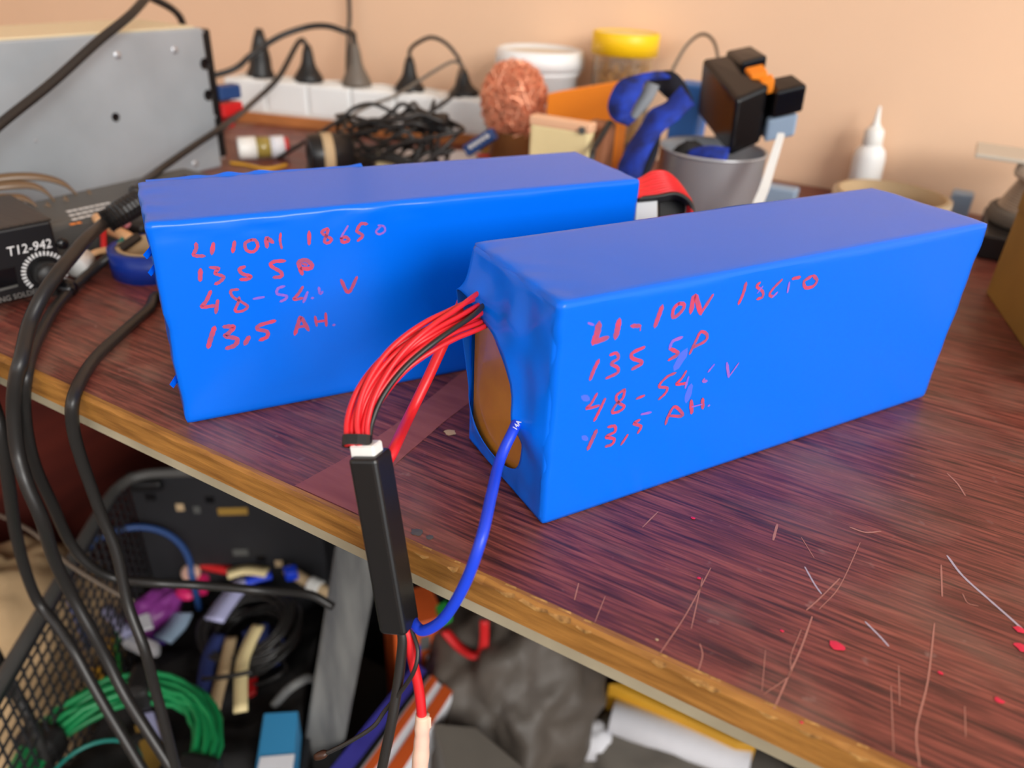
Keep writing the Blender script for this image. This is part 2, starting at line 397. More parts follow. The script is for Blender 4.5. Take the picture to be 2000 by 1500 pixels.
# marks and wear with shapes of their own
def onwood(pts): return [Z(a, b) for a, b in pts]
wl = onwood([(560, 958), (620, 925), (677, 893), (760, 838), (830, 785), (880, 745), (940, 700)]); wr = onwood([(690, 1014), (725, 965), (768, 912), (838, 850), (870, 822), (905, 796), (945, 765)])
vs = []
for a, b in zip(spline(wl, 4), spline(wr, 4)): vs += [a+V((0, 0, 0.0002)), b+V((0, 0, 0.0002))]
for v in vs: v.y = max(v.y, 0.0045)
tag(link('grainless_patch', pd(vs, [(2*i, 2*i+1, 2*i+3, 2*i+2) for i in range(len(vs)//2-1)]), M['grainless'], bench), 'plain reddish band without grain')  # plain reddish band laid over the grain
SCR = [([(1586, 1205), (1565, 1265), (1540, 1320), (1512, 1384)], 4, 'scratch'), ([(1825, 1218), (1812, 1330), (1790, 1425), (1796, 1498)], 4, 'scratch'),
       ([(1838, 1104), (1840, 1165)], 4, 'scratch'), ([(1388, 1110), (1340, 1200), (1290, 1275)], 2.5, 'scratch'), ([(1372, 1130), (1350, 1228)], 2.5, 'scratch'),
       ([(1850, 1086), (1880, 1125), (1930, 1170), (1970, 1205), (2000, 1232)], 6, 'scratch_pale'), ([(1640, 1130), (1600, 1170), (1575, 1192)], 3, 'scratch'),
       ([(1680, 1060), (1640, 1145), (1600, 1190)], 2, 'scratch'), ([(1850, 925), (1870, 945), (1885, 968)], 4, 'scratch'), ([(1572, 1108), (1590, 1140), (1604, 1160)], 4, 'scratch_pale'),
       ([(1565, 1230), (1545, 1280), (1540, 1320), (1492, 1356)], 2, 'scratch'), ([(1880, 1160), (1890, 1178), (1910, 1184)], 2.5, 'scratch'), ([(1755, 1300), (1757, 1378)], 2.5, 'scratch'),
       ([(1740, 1340), (1745, 1470)], 2.5, 'scratch'), ([(1884, 1380), (1886, 1440)], 2.5, 'scratch'), ([(1565, 1050), (1590, 1090)], 2, 'scratch'), ([(1285, 1000), (1255, 1030)], 3, 'scratch'),
       ([(1367, 1258), (1372, 1280), (1364, 1310)], 3, 'scratch'), ([(1518, 1025), (1510, 1055)], 6, 'scratch'), ([(1690, 1215), (1720, 1245), (1735, 1262)], 5, 'scratch_pale'), ([(1495, 1270), (1488, 1350)], 2, 'scratch'),
       ([(1660, 1030), (1690, 1040), (1720, 1038)], 5, 'scratch'), ([(1130, 1140), (1122, 1172)], 3, 'scratch'), ([(1182, 1165), (1162, 1215)], 2, 'scratch')]
for pts, w, mm in SCR:
    P = onwood(pts); link('scratch', pd(*stroke_data(P, w*dep(P[0])/FPX*0.8, V((0, 0, 1)), 0.00012)), M[mm], bench)
for k, (a, b, L_) in enumerate([(985, 1158, 40), (1040, 1183, 60), (1092, 1205, 46), (1140, 1226, 30), (1290, 1288, 26), (1362, 1322, 44), (1392, 1336, 30), (1500, 1388, 34), (1580, 1424, 40), (1680, 1470, 30), (700, 1026, 24), (820, 1084, 34), (880, 1112, 22)]):
    x = Z(a, b).x; l = L_*0.0002; z0 = -0.0004
    link('edge_chip', closed([V((x-l/2, -0.0002, z0-0.0006)), V((x-l*0.2, 0.0034, 0.0003)), V((x+l*0.3, 0.0038, 0.0003)), V((x+l/2, -0.0002, z0-0.0003)), V((x+l*0.1, -0.0003, z0-0.0018)), V((x, 0.002, -0.003))], [(0, 1, 2, 3), (0, 3, 4), (0, 1, 5), (1, 2, 5), (2, 3, 5), (3, 4, 5), (4, 0, 5)]), M['chip'], bench)
for k, (a, b, r) in enumerate([(1634, 1262, 15), (1996, 1266, 15), (1951, 1369, 9), (1990, 1230, 11), (1354, 1013, 5), (1365, 1130, 4), (1527, 1233, 4), (1836, 1315, 6), (1565, 1412, 4)]):
    P = Z(a, b); tag(link('paint_spot', disc_blob(P, r*dep(P)/FPX, seed=k), M['paint_red'], bench), 'dried drop of red paint')
for k, (a, b, r, mm) in enumerate([(880, 845, 18, 'tan'), (815, 1040, 20, 'dark_grey'), (840, 1050, 12, 'dark_grey'), (1283, 1250, 5, 'tan')]):
    P = Z(a, b); link('stain', disc_blob(P, r*dep(P)/FPX*0.7, seed=30+k, z=0.0002), M[mm], bench)

# ------------------------------------------------------------------ battery packs
BL, BW, BH = 0.2415, 0.0675, 0.097
def pack_frame(o, deg):
    a = math.radians(deg); return V(o), V((math.cos(a), math.sin(a), 0)), V((-math.sin(a), math.cos(a), 0))
def wrap_mesh(o, u, v, H, open_end, seed):
    """film wrapped box: rounded edges, a little slack in the film"""
    nx, ny, nz = 64, 20, 28; R = 0.0017; bm = bmesh.new(); grid = {}
    def put(i, j, k):
        key = (i, j, k)
        if key in grid: return grid[key]
        def ax(t, n, L):   # denser at the edges
            s = t/n; s = s*s*(3-2*s)*0.35+s*0.65; return s*L
        p = V((ax(i, nx, BL), ax(j, ny, BW), ax(k, nz, H)))
        c = V((min(max(p.x, R), BL-R), min(max(p.y, R), BW-R), min(max(p.z, R), H-R))); d = p-c
        if d.length > 1e-9: d = d.normalized(); p = c+d*R
        q = V((p.x*22+seed, p.y*26, p.z*26))
        e = 0.00055*noise.noise(q) + 0.0003*noise.noise(q*2.7)
        if d.y < -0.99:
            e = 0.0
            if seed > 5 and p.z > 0.0875 and p.x < 0.15: e = 0.0010*min(1, (p.z-0.0875)/0.004)*min(1, (0.15-p.x)/0.05)*noise.noise(V((p.x*70+3, p.z*160, 2)))
        if d.z > 0.99: e *= 0.25 if seed < 5 else 0.0
        if p.z > 0.004: p = p + (d*e if d.length > 0.5 else V((0, 0, 0)))
        # pinched film towards the two ends
        for xe in (p.x, 0.008+BL-p.x):
            if xe < 0.022 and p.z > 0.006 and d.y > -0.99:
                f = (1-xe/0.022)**2; p = p + d*(0.0011*f*noise.noise(V((p.x*60+seed, p.y*110, p.z*120))))
        w = o + u*p.x + v*p.y + V((0, 0, max(p.z, 0)))
        grid[key] = bm.verts.new(w); return grid[key]
    def face(a, b, c, d):
        try: bm.faces.new((put(*a), put(*b), put(*c), put(*d)))
        except ValueError: pass
    for i in range(nx):
        for j in range(ny):
            for k in (0, nz): face((i, j, k), (i+1, j, k), (i+1, j+1, k), (i, j+1, k))
        for k in range(nz):
            for j in (0, ny): face((i, j, k), (i+1, j, k), (i+1, j, k+1), (i, j, k+1))
    for j in range(ny):
        for k in range(nz):
            for i in (0, nx):
                if i == 0 and open_end and 0 < j < ny-1 and 0 < k < nz-1: continue
                face((i, j, k), (i, j+1, k), (i, j+1, k+1), (i, j, k+1))
    return from_bm(bm)
lift = [0.00012]
def writing(rows, crop, o, u, v, parent, sc=1.0):
    ox, oy, s, w0 = crop; nrm = -v
    for row in rows:
        for kind in ('ink', 'ink_faint'):
            for st in row:
                pts, w, kk = st
                if kk != kind: continue
                P = [RP(ox+a*s, oy+b*s, o, nrm) for a, b in pts]
                if len(P) == 1: P = [P[0]-u*0.0004, P[0]+u*0.0004]
                lift[0] += 0.000002
                tag(link('pen_stroke', pd(*stroke_data(P, w*s*dep(P[0])/FPX*sc, nrm, lift[0])), M[kind], parent), 'red marker stroke' if kind == 'ink' else 'faded violet marker stroke')
I, Fd = 'ink', 'ink_faint'
NEAR = [
 [([(190, 430), (178, 500), (150, 575)], 52, I), ([(150, 572), (255, 535)], 40, I), ([(110, 425), (150, 440)], 16, Fd), ([(342, 405), (330, 470), (315, 535)], 46, I),
  ([(435, 447), (500, 447)], 30, I), ([(502, 450), (500, 485)], 8, I), ([(665, 300), (640, 370), (612, 450)], 38, I),
  ([(790, 278), (752, 318), (745, 378), (778, 370), (822, 322), (828, 285), (790, 278)], 28, I), ([(880, 345), (910, 222), (955, 355)], 40, I), ([(955, 355), (1045, 215)], 26, I),
  ([(1295, 125), (1275, 200), (1240, 280)], 28, I), ([(1400, 122), (1375, 150), (1420, 190), (1418, 230), (1378, 246)], 22, I), ([(1380, 200), (1420, 150)], 14, Fd),
  ([(1565, 100), (1505, 160), (1472, 210), (1495, 230)], 22, I), ([(1495, 230), (1530, 195)], 18, Fd), ([(1700, 82), (1645, 92)], 26, I), ([(1620, 120), (1606, 195)], 20, Fd),
  ([(1790, 72), (1732, 112), (1742, 160), (1798, 150), (1828, 105), (1800, 68)], 26, I)],
 [([(188, 705), (155, 770), (125, 848)], 30, I), ([(275, 665), (320, 652), (335, 690), (282, 730), (330, 760), (328, 800), (245, 840)], 24, I),
  ([(530, 607), (442, 650), (442, 690), (515, 722), (440, 772)], 28, I), ([(815, 532), (745, 562), (720, 615)], 26, Fd), ([(720, 615), (785, 655), (715, 703)], 28, I),
  ([(872, 655), (918, 560), (955, 492), (1000, 512), (988, 560), (895, 610)], 24, I)],
 [([(175, 955), (132, 1030), (97, 1068), (190, 1045)], 22, I), ([(235, 995), (190, 1090), (155, 1158)], 24, I),
  ([(385, 922), (322, 970), (332, 1020), (380, 1052), (340, 1090), (288, 1095), (320, 1035), (368, 990), (385, 930)], 22, I), ([(473, 993), (530, 970)], 22, I),
  ([(765, 800), (700, 830), (640, 900), (700, 912), (690, 950), (640, 998)], 22, I), ([(845, 787), (812, 840), (772, 885), (850, 877)], 22, I), ([(862, 830), (838, 912)], 20, Fd),
  ([(1055, 737), (1010, 792)], 18, Fd), ([(980, 845), (975, 862), (1000, 862)], 24, Fd), ([(1150, 725), (1165, 830)], 24, Fd), ([(1165, 830), (1240, 725)], 14, Fd)],
 [([(170, 1232), (140, 1300), (107, 1372)], 32, I), ([(260, 1205), (308, 1200), (308, 1242), (242, 1280), (303, 1296), (288, 1335), (240, 1352)], 24, I), ([(405, 1265), (357, 1338)], 22, I),
  ([(580, 1096), (508, 1110)], 20, Fd), ([(495, 1152), (452, 1180), (505, 1202), (482, 1250)], 24, I), ([(690, 1185), (712, 1120), (760, 1052), (820, 1120), (722, 1122)], 24, I),
  ([(882, 1010), (887, 1100)], 34, I), ([(887, 1055), (965, 1035)], 12, Fd), ([(967, 995), (970, 1065)], 30, I), ([(1015, 1045)], 18, Fd)]]
FAR = [
 [([(108, 262), (110, 312), (88, 372), (185, 380)], 34, I), ([(270, 262), (255, 358)], 40, I), ([(467, 247), (450, 342)], 36, I), ([(620, 228), (565, 262), (578, 325), (640, 340), (682, 290), (662, 235), (620, 228)], 30, I),
  ([(768, 295), (765, 215), (822, 252)], 40, I), ([(895, 168), (890, 240), (905, 308)], 24, I), ([(1160, 155), (1160, 268)], 36, I),
  ([(1330, 122), (1278, 155), (1310, 190), (1368, 222), (1338, 258), (1302, 245), (1320, 190), (1340, 132)], 28, I), ([(1520, 100), (1458, 200)], 20, Fd), ([(1458, 205), (1472, 252), (1528, 235), (1500, 202), (1455, 215)], 30, I),
  ([(1698, 82), (1640, 82), (1598, 150)], 30, I), ([(1598, 150), (1658, 190), (1612, 238)], 28, I), ([(1830, 100), (1782, 150), (1810, 178), (1862, 150), (1855, 105), (1802, 95)], 20, Fd)],
 [([(150, 505), (146, 605)], 42, I), ([(240, 485), (318, 495), (285, 540), (365, 572), (330, 618), (288, 640)], 32, I), ([(560, 478), (512, 502), (540, 545), (615, 567), (588, 593), (522, 598)], 34, I),
  ([(935, 425), (832, 432), (805, 470), (898, 530), (898, 570), (832, 578)], 34, I), ([(1095, 548), (1072, 480), (1065, 435), (1130, 418), (1185, 462), (1165, 495), (1085, 495)], 40, I), ([(1095, 450), (1140, 462)], 26, I)],
 [([(245, 707), (202, 800), (163, 853), (290, 840)], 34, I), ([(310, 792), (292, 908)], 34, I), ([(500, 690), (432, 702), (452, 760), (538, 810), (588, 850), (540, 890), (472, 890), (500, 812), (510, 762)], 26, I), ([(643, 778), (740, 760)], 24, Fd),
  ([(930, 660), (872, 680), (862, 730), (948, 750), (938, 780), (892, 803)], 26, Fd), ([(1100, 667), (1060, 730), (1018, 783), (1100, 770)], 28, I), ([(1145, 715), (1107, 808)], 28, Fd), ([(1190, 770)], 24, Fd),
  ([(1250, 672), (1262, 728), (1285, 710)], 26, Fd), ([(1457, 602), (1525, 718), (1603, 577)], 32, I)],
 [([(280, 1042), (250, 1130), (222, 1228)], 44, I), ([(368, 1037), (458, 1037), (410, 1098), (382, 1125), (488, 1150), (470, 1208), (392, 1238)], 42, I), ([(600, 1132), (563, 1198)], 44, I),
  ([(842, 982), (702, 1022), (682, 1060), (768, 1082), (768, 1130), (702, 1162)], 36, I), ([(1027, 1108), (1060, 1002), (1085, 952), (1153, 1068)], 36, I), ([(1048, 1040), (1125, 1030)], 26, I),
  ([(1215, 942), (1230, 1028)], 26, I), ([(1230, 990), (1310, 980)], 24, I), ([(1313, 912), (1320, 1028)], 26, I), ([(1390, 1020)], 24, Fd)]]

# ---- near pack
o, u, v = pack_frame((-0.0039, 0.0385, 0), 58.65)
np_ = thing('battery_pack', 'blue wrapped battery pack with open amber end, red wire bundle and hanging black module', 'battery pack', o)
link('shrink_wrap', wrap_mesh(o, u, v, BH, True, 3.1), M['wrap'], np_, True)
# opening in the film at the cable end
OP = [(898, 564), (926, 560), (942, 568), (958, 588), (974, 616), (998, 644), (1008, 672), (1016, 700), (1022, 736), (1028, 792), (1029, 824), (1025, 872), (1018, 906), (1006, 914), (986, 905), (966, 885), (946, 857), (931, 824), (921, 780), (915, 720), (911, 664), (903, 610)]
op = []
for a, b in OP:
    p = RP(a, b, o, -u)-o; op.append(V((min(p.dot(v), BW-0.0022), p.z)))
op3 = spline([V((q.x, q.y, 0)) for q in op + [op[0]]], 6)[:-1]
cen = V((0.044, 0.045)); n = len(op3); K = 16; vs, fs = [], []
def rect_hit(d):
    t = 1e9; m0, m1 = 0.0012, 0.0012
    if d.x > 1e-9: t = min(t, (BW-m0-cen.x)/d.x)
    if d.x < -1e-9: t = min(t, (m0-cen.x)/d.x)
    if d.y > 1e-9: t = min(t, (BH-m1-cen.y)/d.y)
    if d.y < -1e-9: t = min(t, (m1-cen.y)/d.y)
    return cen+d*t
for i, q in enumerate(op3):
    q2 = V((q.x, q.y)); d = (q2-cen).normalized(); e = rect_hit(d)
    up_ = max(0, (q.y-0.03)/0.05); rt_ = max(0, (0.045-q.x)/0.035)
    b0 = 0.0012 + 0.0100*min(1, up_)*(0.7+0.3*min(1, rt_)) + 0.0035*math.exp(-((q.y-0.042)/0.008)**2)*(1 if q.x < 0.02 else 0)
    for k in range(K+1):
        s = k/K; p = q2.lerp(e, s)
        crease = 0.0013*noise.noise(V((p.x*95, p.y*70, 5.0)))*math.sin(math.pi*s)
        out = b0*(1-s)**1.05 + crease*1.2 - 0.0004*math.sin(math.pi*s)
        if k == K: out = -0.0006
        vs.append(o + v*p.x + V((0, 0, p.y)) - u*out)
for i in range(n):
    j = (i+1) % n
    for k in range(K): fs.append((i*(K+1)+k, j*(K+1)+k, j*(K+1)+k+1, i*(K+1)+k+1))
fm = link('end_film', pd(vs, fs), M['wrap'], np_, True)
sd = fm.modifiers.new('thick', 'SOLIDIFY'); sd.thickness = 0.0004; sd.offset = 0
tag(link('end_board', rbox(o+u*0.0028+v*(BW/2)+V((0, 0, BH/2)), (0.003, BW-0.003, BH-0.003), 0.0006, 1, frame(V((0, 0, 1)), u)), M['amber'], np_), 'amber insulating board in the open end')
writing(NEAR, (1120, 520, 0.26, 30), o, u, v, np_, 1.12)
for pts, w in (([(840, 640), (770, 760)], 80), ([(880, 900), (850, 1010)], 60), ([(70, 980), (110, 1000)], 50), ([(70, 1280), (100, 1300)], 40)):
    P = [RP(1120+a*0.26, 520+b*0.26, o, -v) for a, b in pts]
    tag(link('ink_smear', pd(*stroke_data(P, w*0.26*dep(P[0])/FPX, -v, 0.00006)), M['ink_smear'], np_), 'violet smear of marker ink')
# red sense wires, one black among them
S = RP(964, 606, o, -u)-u*0.0020
S0 = RP(1000, 604, o, -u)-u*0.0008; E = Y(697, 872, -0.0085)
dS, dE = dep(S), dep(E)
def mid(px, py, t, lift=0.0): return D(px, py, dS+(dE-dS)*t-lift)
core = spline([S0, S, mid(915, 622, 0.22, 0.004), mid(845, 655, 0.42, 0.008), mid(778, 702, 0.60, 0.006), mid(728, 762, 0.78, 0.003), mid(702, 822, 0.93), E], 10)
nc = len(core)
slots = [(0, 0)] + [(1, k*math.pi/3) for k in range(6)] + [(2, k*math.pi/3.5+0.3) for k in range(6)]
for w, (rg, ph) in enumerate(slots):
    path = []
    for i, p in enumerate(core):
        t = i/(nc-1); tg = (core[min(i+1, nc-1)]-core[max(i-1, 0)]).normalized()
        view = (p-CAM).normalized(); a = tg.cross(view).normalized(); b = a.cross(tg)
        ang = ph+2.6*t+0.25*math.sin(5*t+w); rad = rg*(0.0018*t+0.0025*(1-t)+0.0016*max(0, 0.35-t)/0.35)
        wob = 0.0004*math.sin(7*t+w*1.7)*math.sin(math.pi*t)
        path.append(p + a*(rad*math.cos(ang)*(1.25-0.1*t)+wob) + b*(rad*math.sin(ang)*(0.62 if t > 0.3 else 0.12+0.50*t/0.3)))
    blk = (w == 11)
    wo = link('balance_wire', tube(path, 0.00105, 8, raw=True), M['black_cable'] if blk else M['red_wire'], np_, True)
    if blk: tag(wo, 'single thin black wire in the red bundle')
# module hanging over the bench edge
Tm = Y(722, 884, -0.0065); Bm = Y(781, 1224, -0.0165); ax = (Bm-Tm).normalized(); Lm = (Bm-Tm).length
cdir = (CAM-(Tm+Bm)/2); cdir = (cdir-ax*cdir.dot(ax)).normalized(); sdir = ax.cross(cdir)   # sdir: to the left as seen
if sdir.dot(RT) > 0: sdir = -sdir
nl = (cdir*math.cos(math.radians(32))+sdir*math.sin(math.radians(32))).normalized()
nr = (cdir*math.cos(math.radians(58))-sdir*math.sin(math.radians(58))).normalized()
Rm = Matrix((nr, nl, ax)).transposed()
wl_, wr_ = 0.0112, 0.0125      # widths of the left and right faces
mc = (Tm+Bm)/2
mod = link('module', rbox(mc, (wl_, wr_, Lm), 0.0017, 3, Rm), M['shrink'], np_)
tag(mod, 'long black shrink wrapped electronic module')
tag(link('connector', rbox(Tm-ax*0.0012-nr*0.001, (wl_*0.86, wr_*0.55, 0.005), 0.0006, 1, Rm), M['white_plastic'], mod), 'white plug in the module end')
tie = [D(699, 850, dep(E)-0.001)]
tp = core[-3]; ta = (core[-1]-core[-5]).normalized(); vv = (tp-CAM).normalized(); sa = ta.cross(vv).normalized(); sb = sa.cross(ta)
ring = []
for k in range(17):
    a = 2*math.pi*k/16; ring.append(tp+sa*(0.0044*math.copysign(abs(math.cos(a))**0.6, math.cos(a)))+sb*(0.0034*math.copysign(abs(math.sin(a))**0.6, math.sin(a))))
vs, fs = [], []
for q in ring[:-1]:
    d = (q-tp).normalized()
    vs += [q-ta*0.0018, q+ta*0.0018, q+ta*0.0018+d*0.0009, q-ta*0.0018+d*0.0009]
for i in range(16):
    j = (i+1) % 16
    for q in range(4): fs.append((i*4+q, i*4+(q+1) % 4, j*4+(q+1) % 4, j*4+q))
tag(link('cable_tie', closed(vs, fs), M['black_plastic'], np_), 'small black tie around the red wires')
# power leads
S2 = RP(912, 572, o, -u)
def md(px, py, d): return D(px, py, d)
d2 = dep(S2)
rp = [S2+u*0.008, S2, md(893, 612, d2-0.004), md(868, 668, d2-0.008), md(835, 740, d2-0.012), md(800, 812, d2-0.016), md(768, 880, dep(Tm)+0.012), Tm.lerp(Bm, 0.25)-cdir*0.0085, Tm.lerp(Bm, 0.7)-cdir*0.008]
tag(link('power_lead', tube(rp, 0.0022, 12), M['red_wire'], np_, True), 'thick red power lead')
dB = dep(Bm)
rl = [Tm.lerp(Bm, 0.95), md(796, 1240, dB), md(806, 1290, dB+0.003), md(818, 1345, dB+0.006), md(824, 1405, dB+0.009), md(823, 1470, dB+0.012), md(816, 1560, dB+0.016)]
tag(link('power_lead', tube(rl, 0.0020, 12), M['red_wire'], np_, True), 'thick red lead leaving the module')
tp_ = spline([md(825, 1396, dB+0.0085), md(824, 1440, dB+0.011), md(820, 1500, dB+0.0135), md(812, 1575, dB+0.017)], 8)
vs, fs = [], []
tube_v, tube_f = tube_data(tp_, [0.0028+0.00045*noise.noise(V((i*0.35, 2, 0)))+0.00004*i for i in range(len(tp_))], 12)
tag(link('masking_tape', pd(tube_v, tube_f), M['masking'], np_, True), 'pale masking tape around the lead end')
tag(link('masking_tape', strip([(md(836, 1398, dB+0.008), md(842, 1402, dB+0.008)), (md(836, 1425, dB+0.009), md(842, 1420, dB+0.009))], 0.0005, 3), M['masking'], np_), 'loose flap of masking tape')
bk = [Tm.lerp(Bm, 0.95)+sdir*0.001, md(786, 1240, dB-0.001), md(783, 1290, dB+0.001), md(775, 1350, dB+0.003), md(763, 1420, dB+0.005), md(742, 1520, dB+0.010)]
tag(link('power_lead', tube(bk, 0.0020, 12), M['black_cable'], np_, True), 'thick black power lead')
tn = [Tm.lerp(Bm, 0.97)-sdir*0.003, md(806, 1236, dB-0.001), md(816, 1272, dB-0.003), md(808, 1312, dB-0.003), md(782, 1352, dB+0.001), md(752, 1388, dB+0.006), md(728, 1420, dB+0.007), md(680, 1450, dB+0.009), md(636, 1472, dB+0.011)]
tag(link('sensor_wire', tube(tn, 0.00085, 8), M['black_cable'], np_, True), 'thin black temperature sensor wire')
tag(link('sensor_bead', tube([md(640, 1470, dB+0.011), md(616, 1479, dB+0.012)], [0.0009, 0.0016, 0.0017, 0.0016, 0.0013], 10, 4), mat('brown_bead', (58, 34, 22), 0.4), np_, True), 'brown sensor bead')
S3 = RP(1026, 806, o, -u)
dq = dep(S3)
bw = [S3+u*0.006-v*0.002, S3-u*0.001, md(1000, 846, dq-0.006), md(976, 900, dq-0.010), md(959, 970, dq-0.024), Y(940, 1052, -0.004), Y(908, 1140, -0.010), Y(868, 1206, -0.013), md(830, 1231, dB-0.004), md(812, 1222, dB-0.001), md(803, 1206, dB+0.003)]
bwo = tag(link('power_lead', tube(bw, 0.0021, 14), M['blue_wire'], np_, True), 'thick blue silicone lead')
# "14A" printed on the blue lead
pA, pB = md(1003, 838, dq-0.0085), md(1022, 806, dq-0.0035)
xd = (pB-pA).normalized(); nv = (CAM-pA).normalized(); yd = nv.cross(xd).normalized()
text_obj('print', '14A', 0.0027, pA-yd*0.0012+nv*0.0002, xd, yd, M['print'], np_)

# ---- far pack
o2, u2, v2 = pack_frame((-0.1780, 0.0111, 0), 55.9)
fp = thing('battery_pack', 'blue wrapped battery pack with closed end and lifted film, beside the blue tape roll', 'battery pack', o2)
link('shrink_wrap', wrap_mesh(o2, u2, v2, 0.0967, False, 9.4), M['wrap'], fp, True)
writing(FAR, (360, 420, 0.21, 36), o2, u2, v2, fp)
for (uu, zz, s) in ((0.0, 0.084, 0.0030), (0.0, 0.022, 0.0032), (0.0, 0.076, 0.0026)):
    q = o2+u2*uu+V((0, 0, zz))+v2*0.004
    link('film_flap', closed([q+v2*0.006, q-u2*s*1.1-v2*0.001+V((0, 0, -s*0.3)), q-u2*s*0.7-v2*0.001+V((0, 0, -s)), q+v2*0.006+V((0, 0, -s*1.4)), q+v2*0.006+u2*0.001+V((0, 0, -s*0.6))], [(0, 1, 2, 3), (0, 1, 4), (1, 2, 4), (2, 3, 4), (3, 0, 4)]), M['wrap'], fp)
# torn film lifted along the rear top edge
pr = []
for k in range(15):
    t = 0.004+k*0.0075; q = o2+u2*t+v2*BW+V((0, 0, 0.0962)); pr.append((q-v2*0.003, q+v2*0.0010+V((0, 0, 0.0004+0.0022*max(0, noise.noise(V((k*0.9, 1, 2))))))))
link('film_flap', strip(pr, 0.0004, 3), M['wrap'], fp)
# wire loop coming out of its far end
dF = dep(o2+u2*BL+v2*0.02+V((0, 0, 0.08)))
upr = [(1240, 356), (1256, 348), (1276, 337), (1300, 338), (1324, 358), (1342, 388), (1344, 430)]
lwr = [(1240, 384), (1256, 382), (1284, 378), (1312, 372), (1334, 378), (1349, 396), (1352, 435)]
for k in range(9):
    t = k/8; pp = []
    for j, ((a, b), (c_, d_)) in enumerate(zip(upr, lwr)):
        pp.append(D(a+(c_-a)*t, b+(d_-b)*t, dF+0.004+0.010*math.sin(j*0.5)+0.012*(1-t)-0.001*(k % 2)))
    tag(link('balance_wire', tube(pp, 0.00125, 8), M['red_wire'], fp, True), 'red wire looping out of the pack end')
bl1 = [(1245, 388), (1285, 384), (1318, 379), (1340, 388), (1352, 405), (1354, 440)]
for k in range(3):
    pp = [D(a, b+k*4, dF+0.008+0.004*k) for a, b in bl1]
    tag(link('power_lead', tube(pp, 0.0013, 8), M['black_cable'], fp, True), 'black wire under the red loop')
def quad(px, d, th, m, name, lab):
    P = [D(a, b, d) for a, b in px]; tag(link(name, prism(P, FW*th, 0.0006, 1), M[m], fp), lab)
quad([(1243, 386), (1284, 383), (1285, 455), (1238, 460)], dF+0.012, 0.008, 'white_plastic', 'connector', 'white plug at the pack end')
quad([(1286, 385), (1318, 380), (1340, 400), (1336, 460), (1288, 460)], dF+0.020, 0.010, 'shrink', 'module', 'black module behind the pack')

# ------------------------------------------------------------------ things at the back of the bench
def cable(label, pts, r, m='black_cable', name='cable', group=None, n=8):
    o_ = link(name, tube(pts, r, 8, n), M[m], None, True); return tag(o_, label, 'cable', group)
E3 = V((1, 0, 0)), V((0, 1, 0)), V((0, 0, 1))

# steel power supply case, its long side towards the room
px0 = -0.524; PH = 0.125
psu = thing('power_supply', 'galvanised steel power supply case with dimples and screw holes', 'power supply', (px0-0.05, 0.15, 0))
link('case', rbox((px0-0.043, 0.118, PH/2), (0.086, 0.448, PH), 0.0015, 2), M['zinc'], psu)
tag(link('top_cover', rbox((px0-0.043, 0.116, PH+0.0008), (0.080, 0.44, 0.0016), 0.0004, 1), mat('cream_masking', (222, 206, 172), 0.6), psu), 'cream coloured top cover')
link('end_bezel', rbox((px0-0.045, 0.349, PH*0.52), (0.078, 0.014, PH*0.93), 0.002, 2), M['black_plastic'], psu)
RX = frame(V((1, 0, 0)), V((0, 1, 0)))
for (a, b) in ((230, 108), (342, 98), (382, 320)):
    q = X(a, b, px0); link('dimple', lathe([(0, 0.0012), (0.002, 0.001), (0.0035, 0.0), (0.004, -0.0004)], q, RX, 20), M['steel'], psu, True)
for (a, b, r) in ((400, 125, 0.0035), (407, 186, 0.0035), (226, 229, 0.0025)):
    q = X(a, b, px0); link('screw_hole', lathe([(0, 0.0003), (r, 0.0003), (r*1.35, 0.0008), (r*1.5, 0.0)], q, RX, 18), M['black_gloss'], psu)
for (a, b) in ((396, 62), (70, 275), (436, 308), (420, 228)):
    q = X(a, b, px0); link('screw_head', lathe([(0, 0.0007), (0.0011, 0.0006), (0.0014, 0.0)], q, RX, 14), M['steel'], psu)
for k, (dx, z, m) in enumerate(((-0.015, 0.050, 'red'), (-0.030, 0.050, 'black_plastic'), (-0.015, 0.066, 'blue_plastic'), (-0.030, 0.036, 'red'))):
    link('terminal', rbox((px0+dx+0.006, 0.368, z), (0.013, 0.026, 0.013), 0.0015, 1), M[m], psu)

# low wooden plank with the white socket strip on it
sA, sB = V((-0.690, 0.500, 0)), V((-0.368, 0.588, 0)); se = (sB-sA).normalized(); sn = V((-se.y, se.x, 0)); SL = (sB-sA).length
RS = frame(V((0, 0, 1)), se)
tag(link('wood_plank', rbox(sA+se*SL/2+sn*0.024+V((0, 0, 0.006)), (SL+0.03, 0.056, 0.012), 0.001, 1, RS), mat('orange_pine', (176, 110, 60), 0.6, var=0.12, vscale=8, stretch=(2, 20, 20))), 'orange brown wooden plank under the white socket strip', 'plank')
ps = thing('power_strip', 'long white multi-socket power strip on the wooden plank', 'power strip', sA+V((0, 0, 0.012)))
NS = 6; sw = SL/NS
SZ0, SZ1 = 0.012, 0.050
def sloc(t, d, z): return sA+se*t+sn*d+V((0, 0, z))
link('base', rbox(sloc(SL/2, 0.024, 0.0150), (SL, 0.046, 0.006), 0.001, 1, RS), M['white_plastic'], ps)
for k in range(NS):
    s_ = link('socket_block', rbox(sloc((k+0.5)*sw, 0.024, (SZ0+SZ1)/2+0.001), (sw-0.0012, 0.048, SZ1-SZ0-0.002), 0.003, 2, RS), M['white_socket'], ps)
    link('socket_rim', lathe([(0.012, 0), (0.018, 0), (0.018, 0.0012), (0.0165, 0.0016), (0.0165, 0.0004), (0.012, 0.0002)], sloc((k+0.5)*sw, 0.024, SZ1), None, 28), M['white_plastic'], s_)
def on_strip(px):            # distance along the strip seen at this column, on its centre line
    best = min(range(0, 400), key=lambda i: abs(px-proj(sloc(SL*i/399, 0.024, SZ1))[0])); return SL*best/399
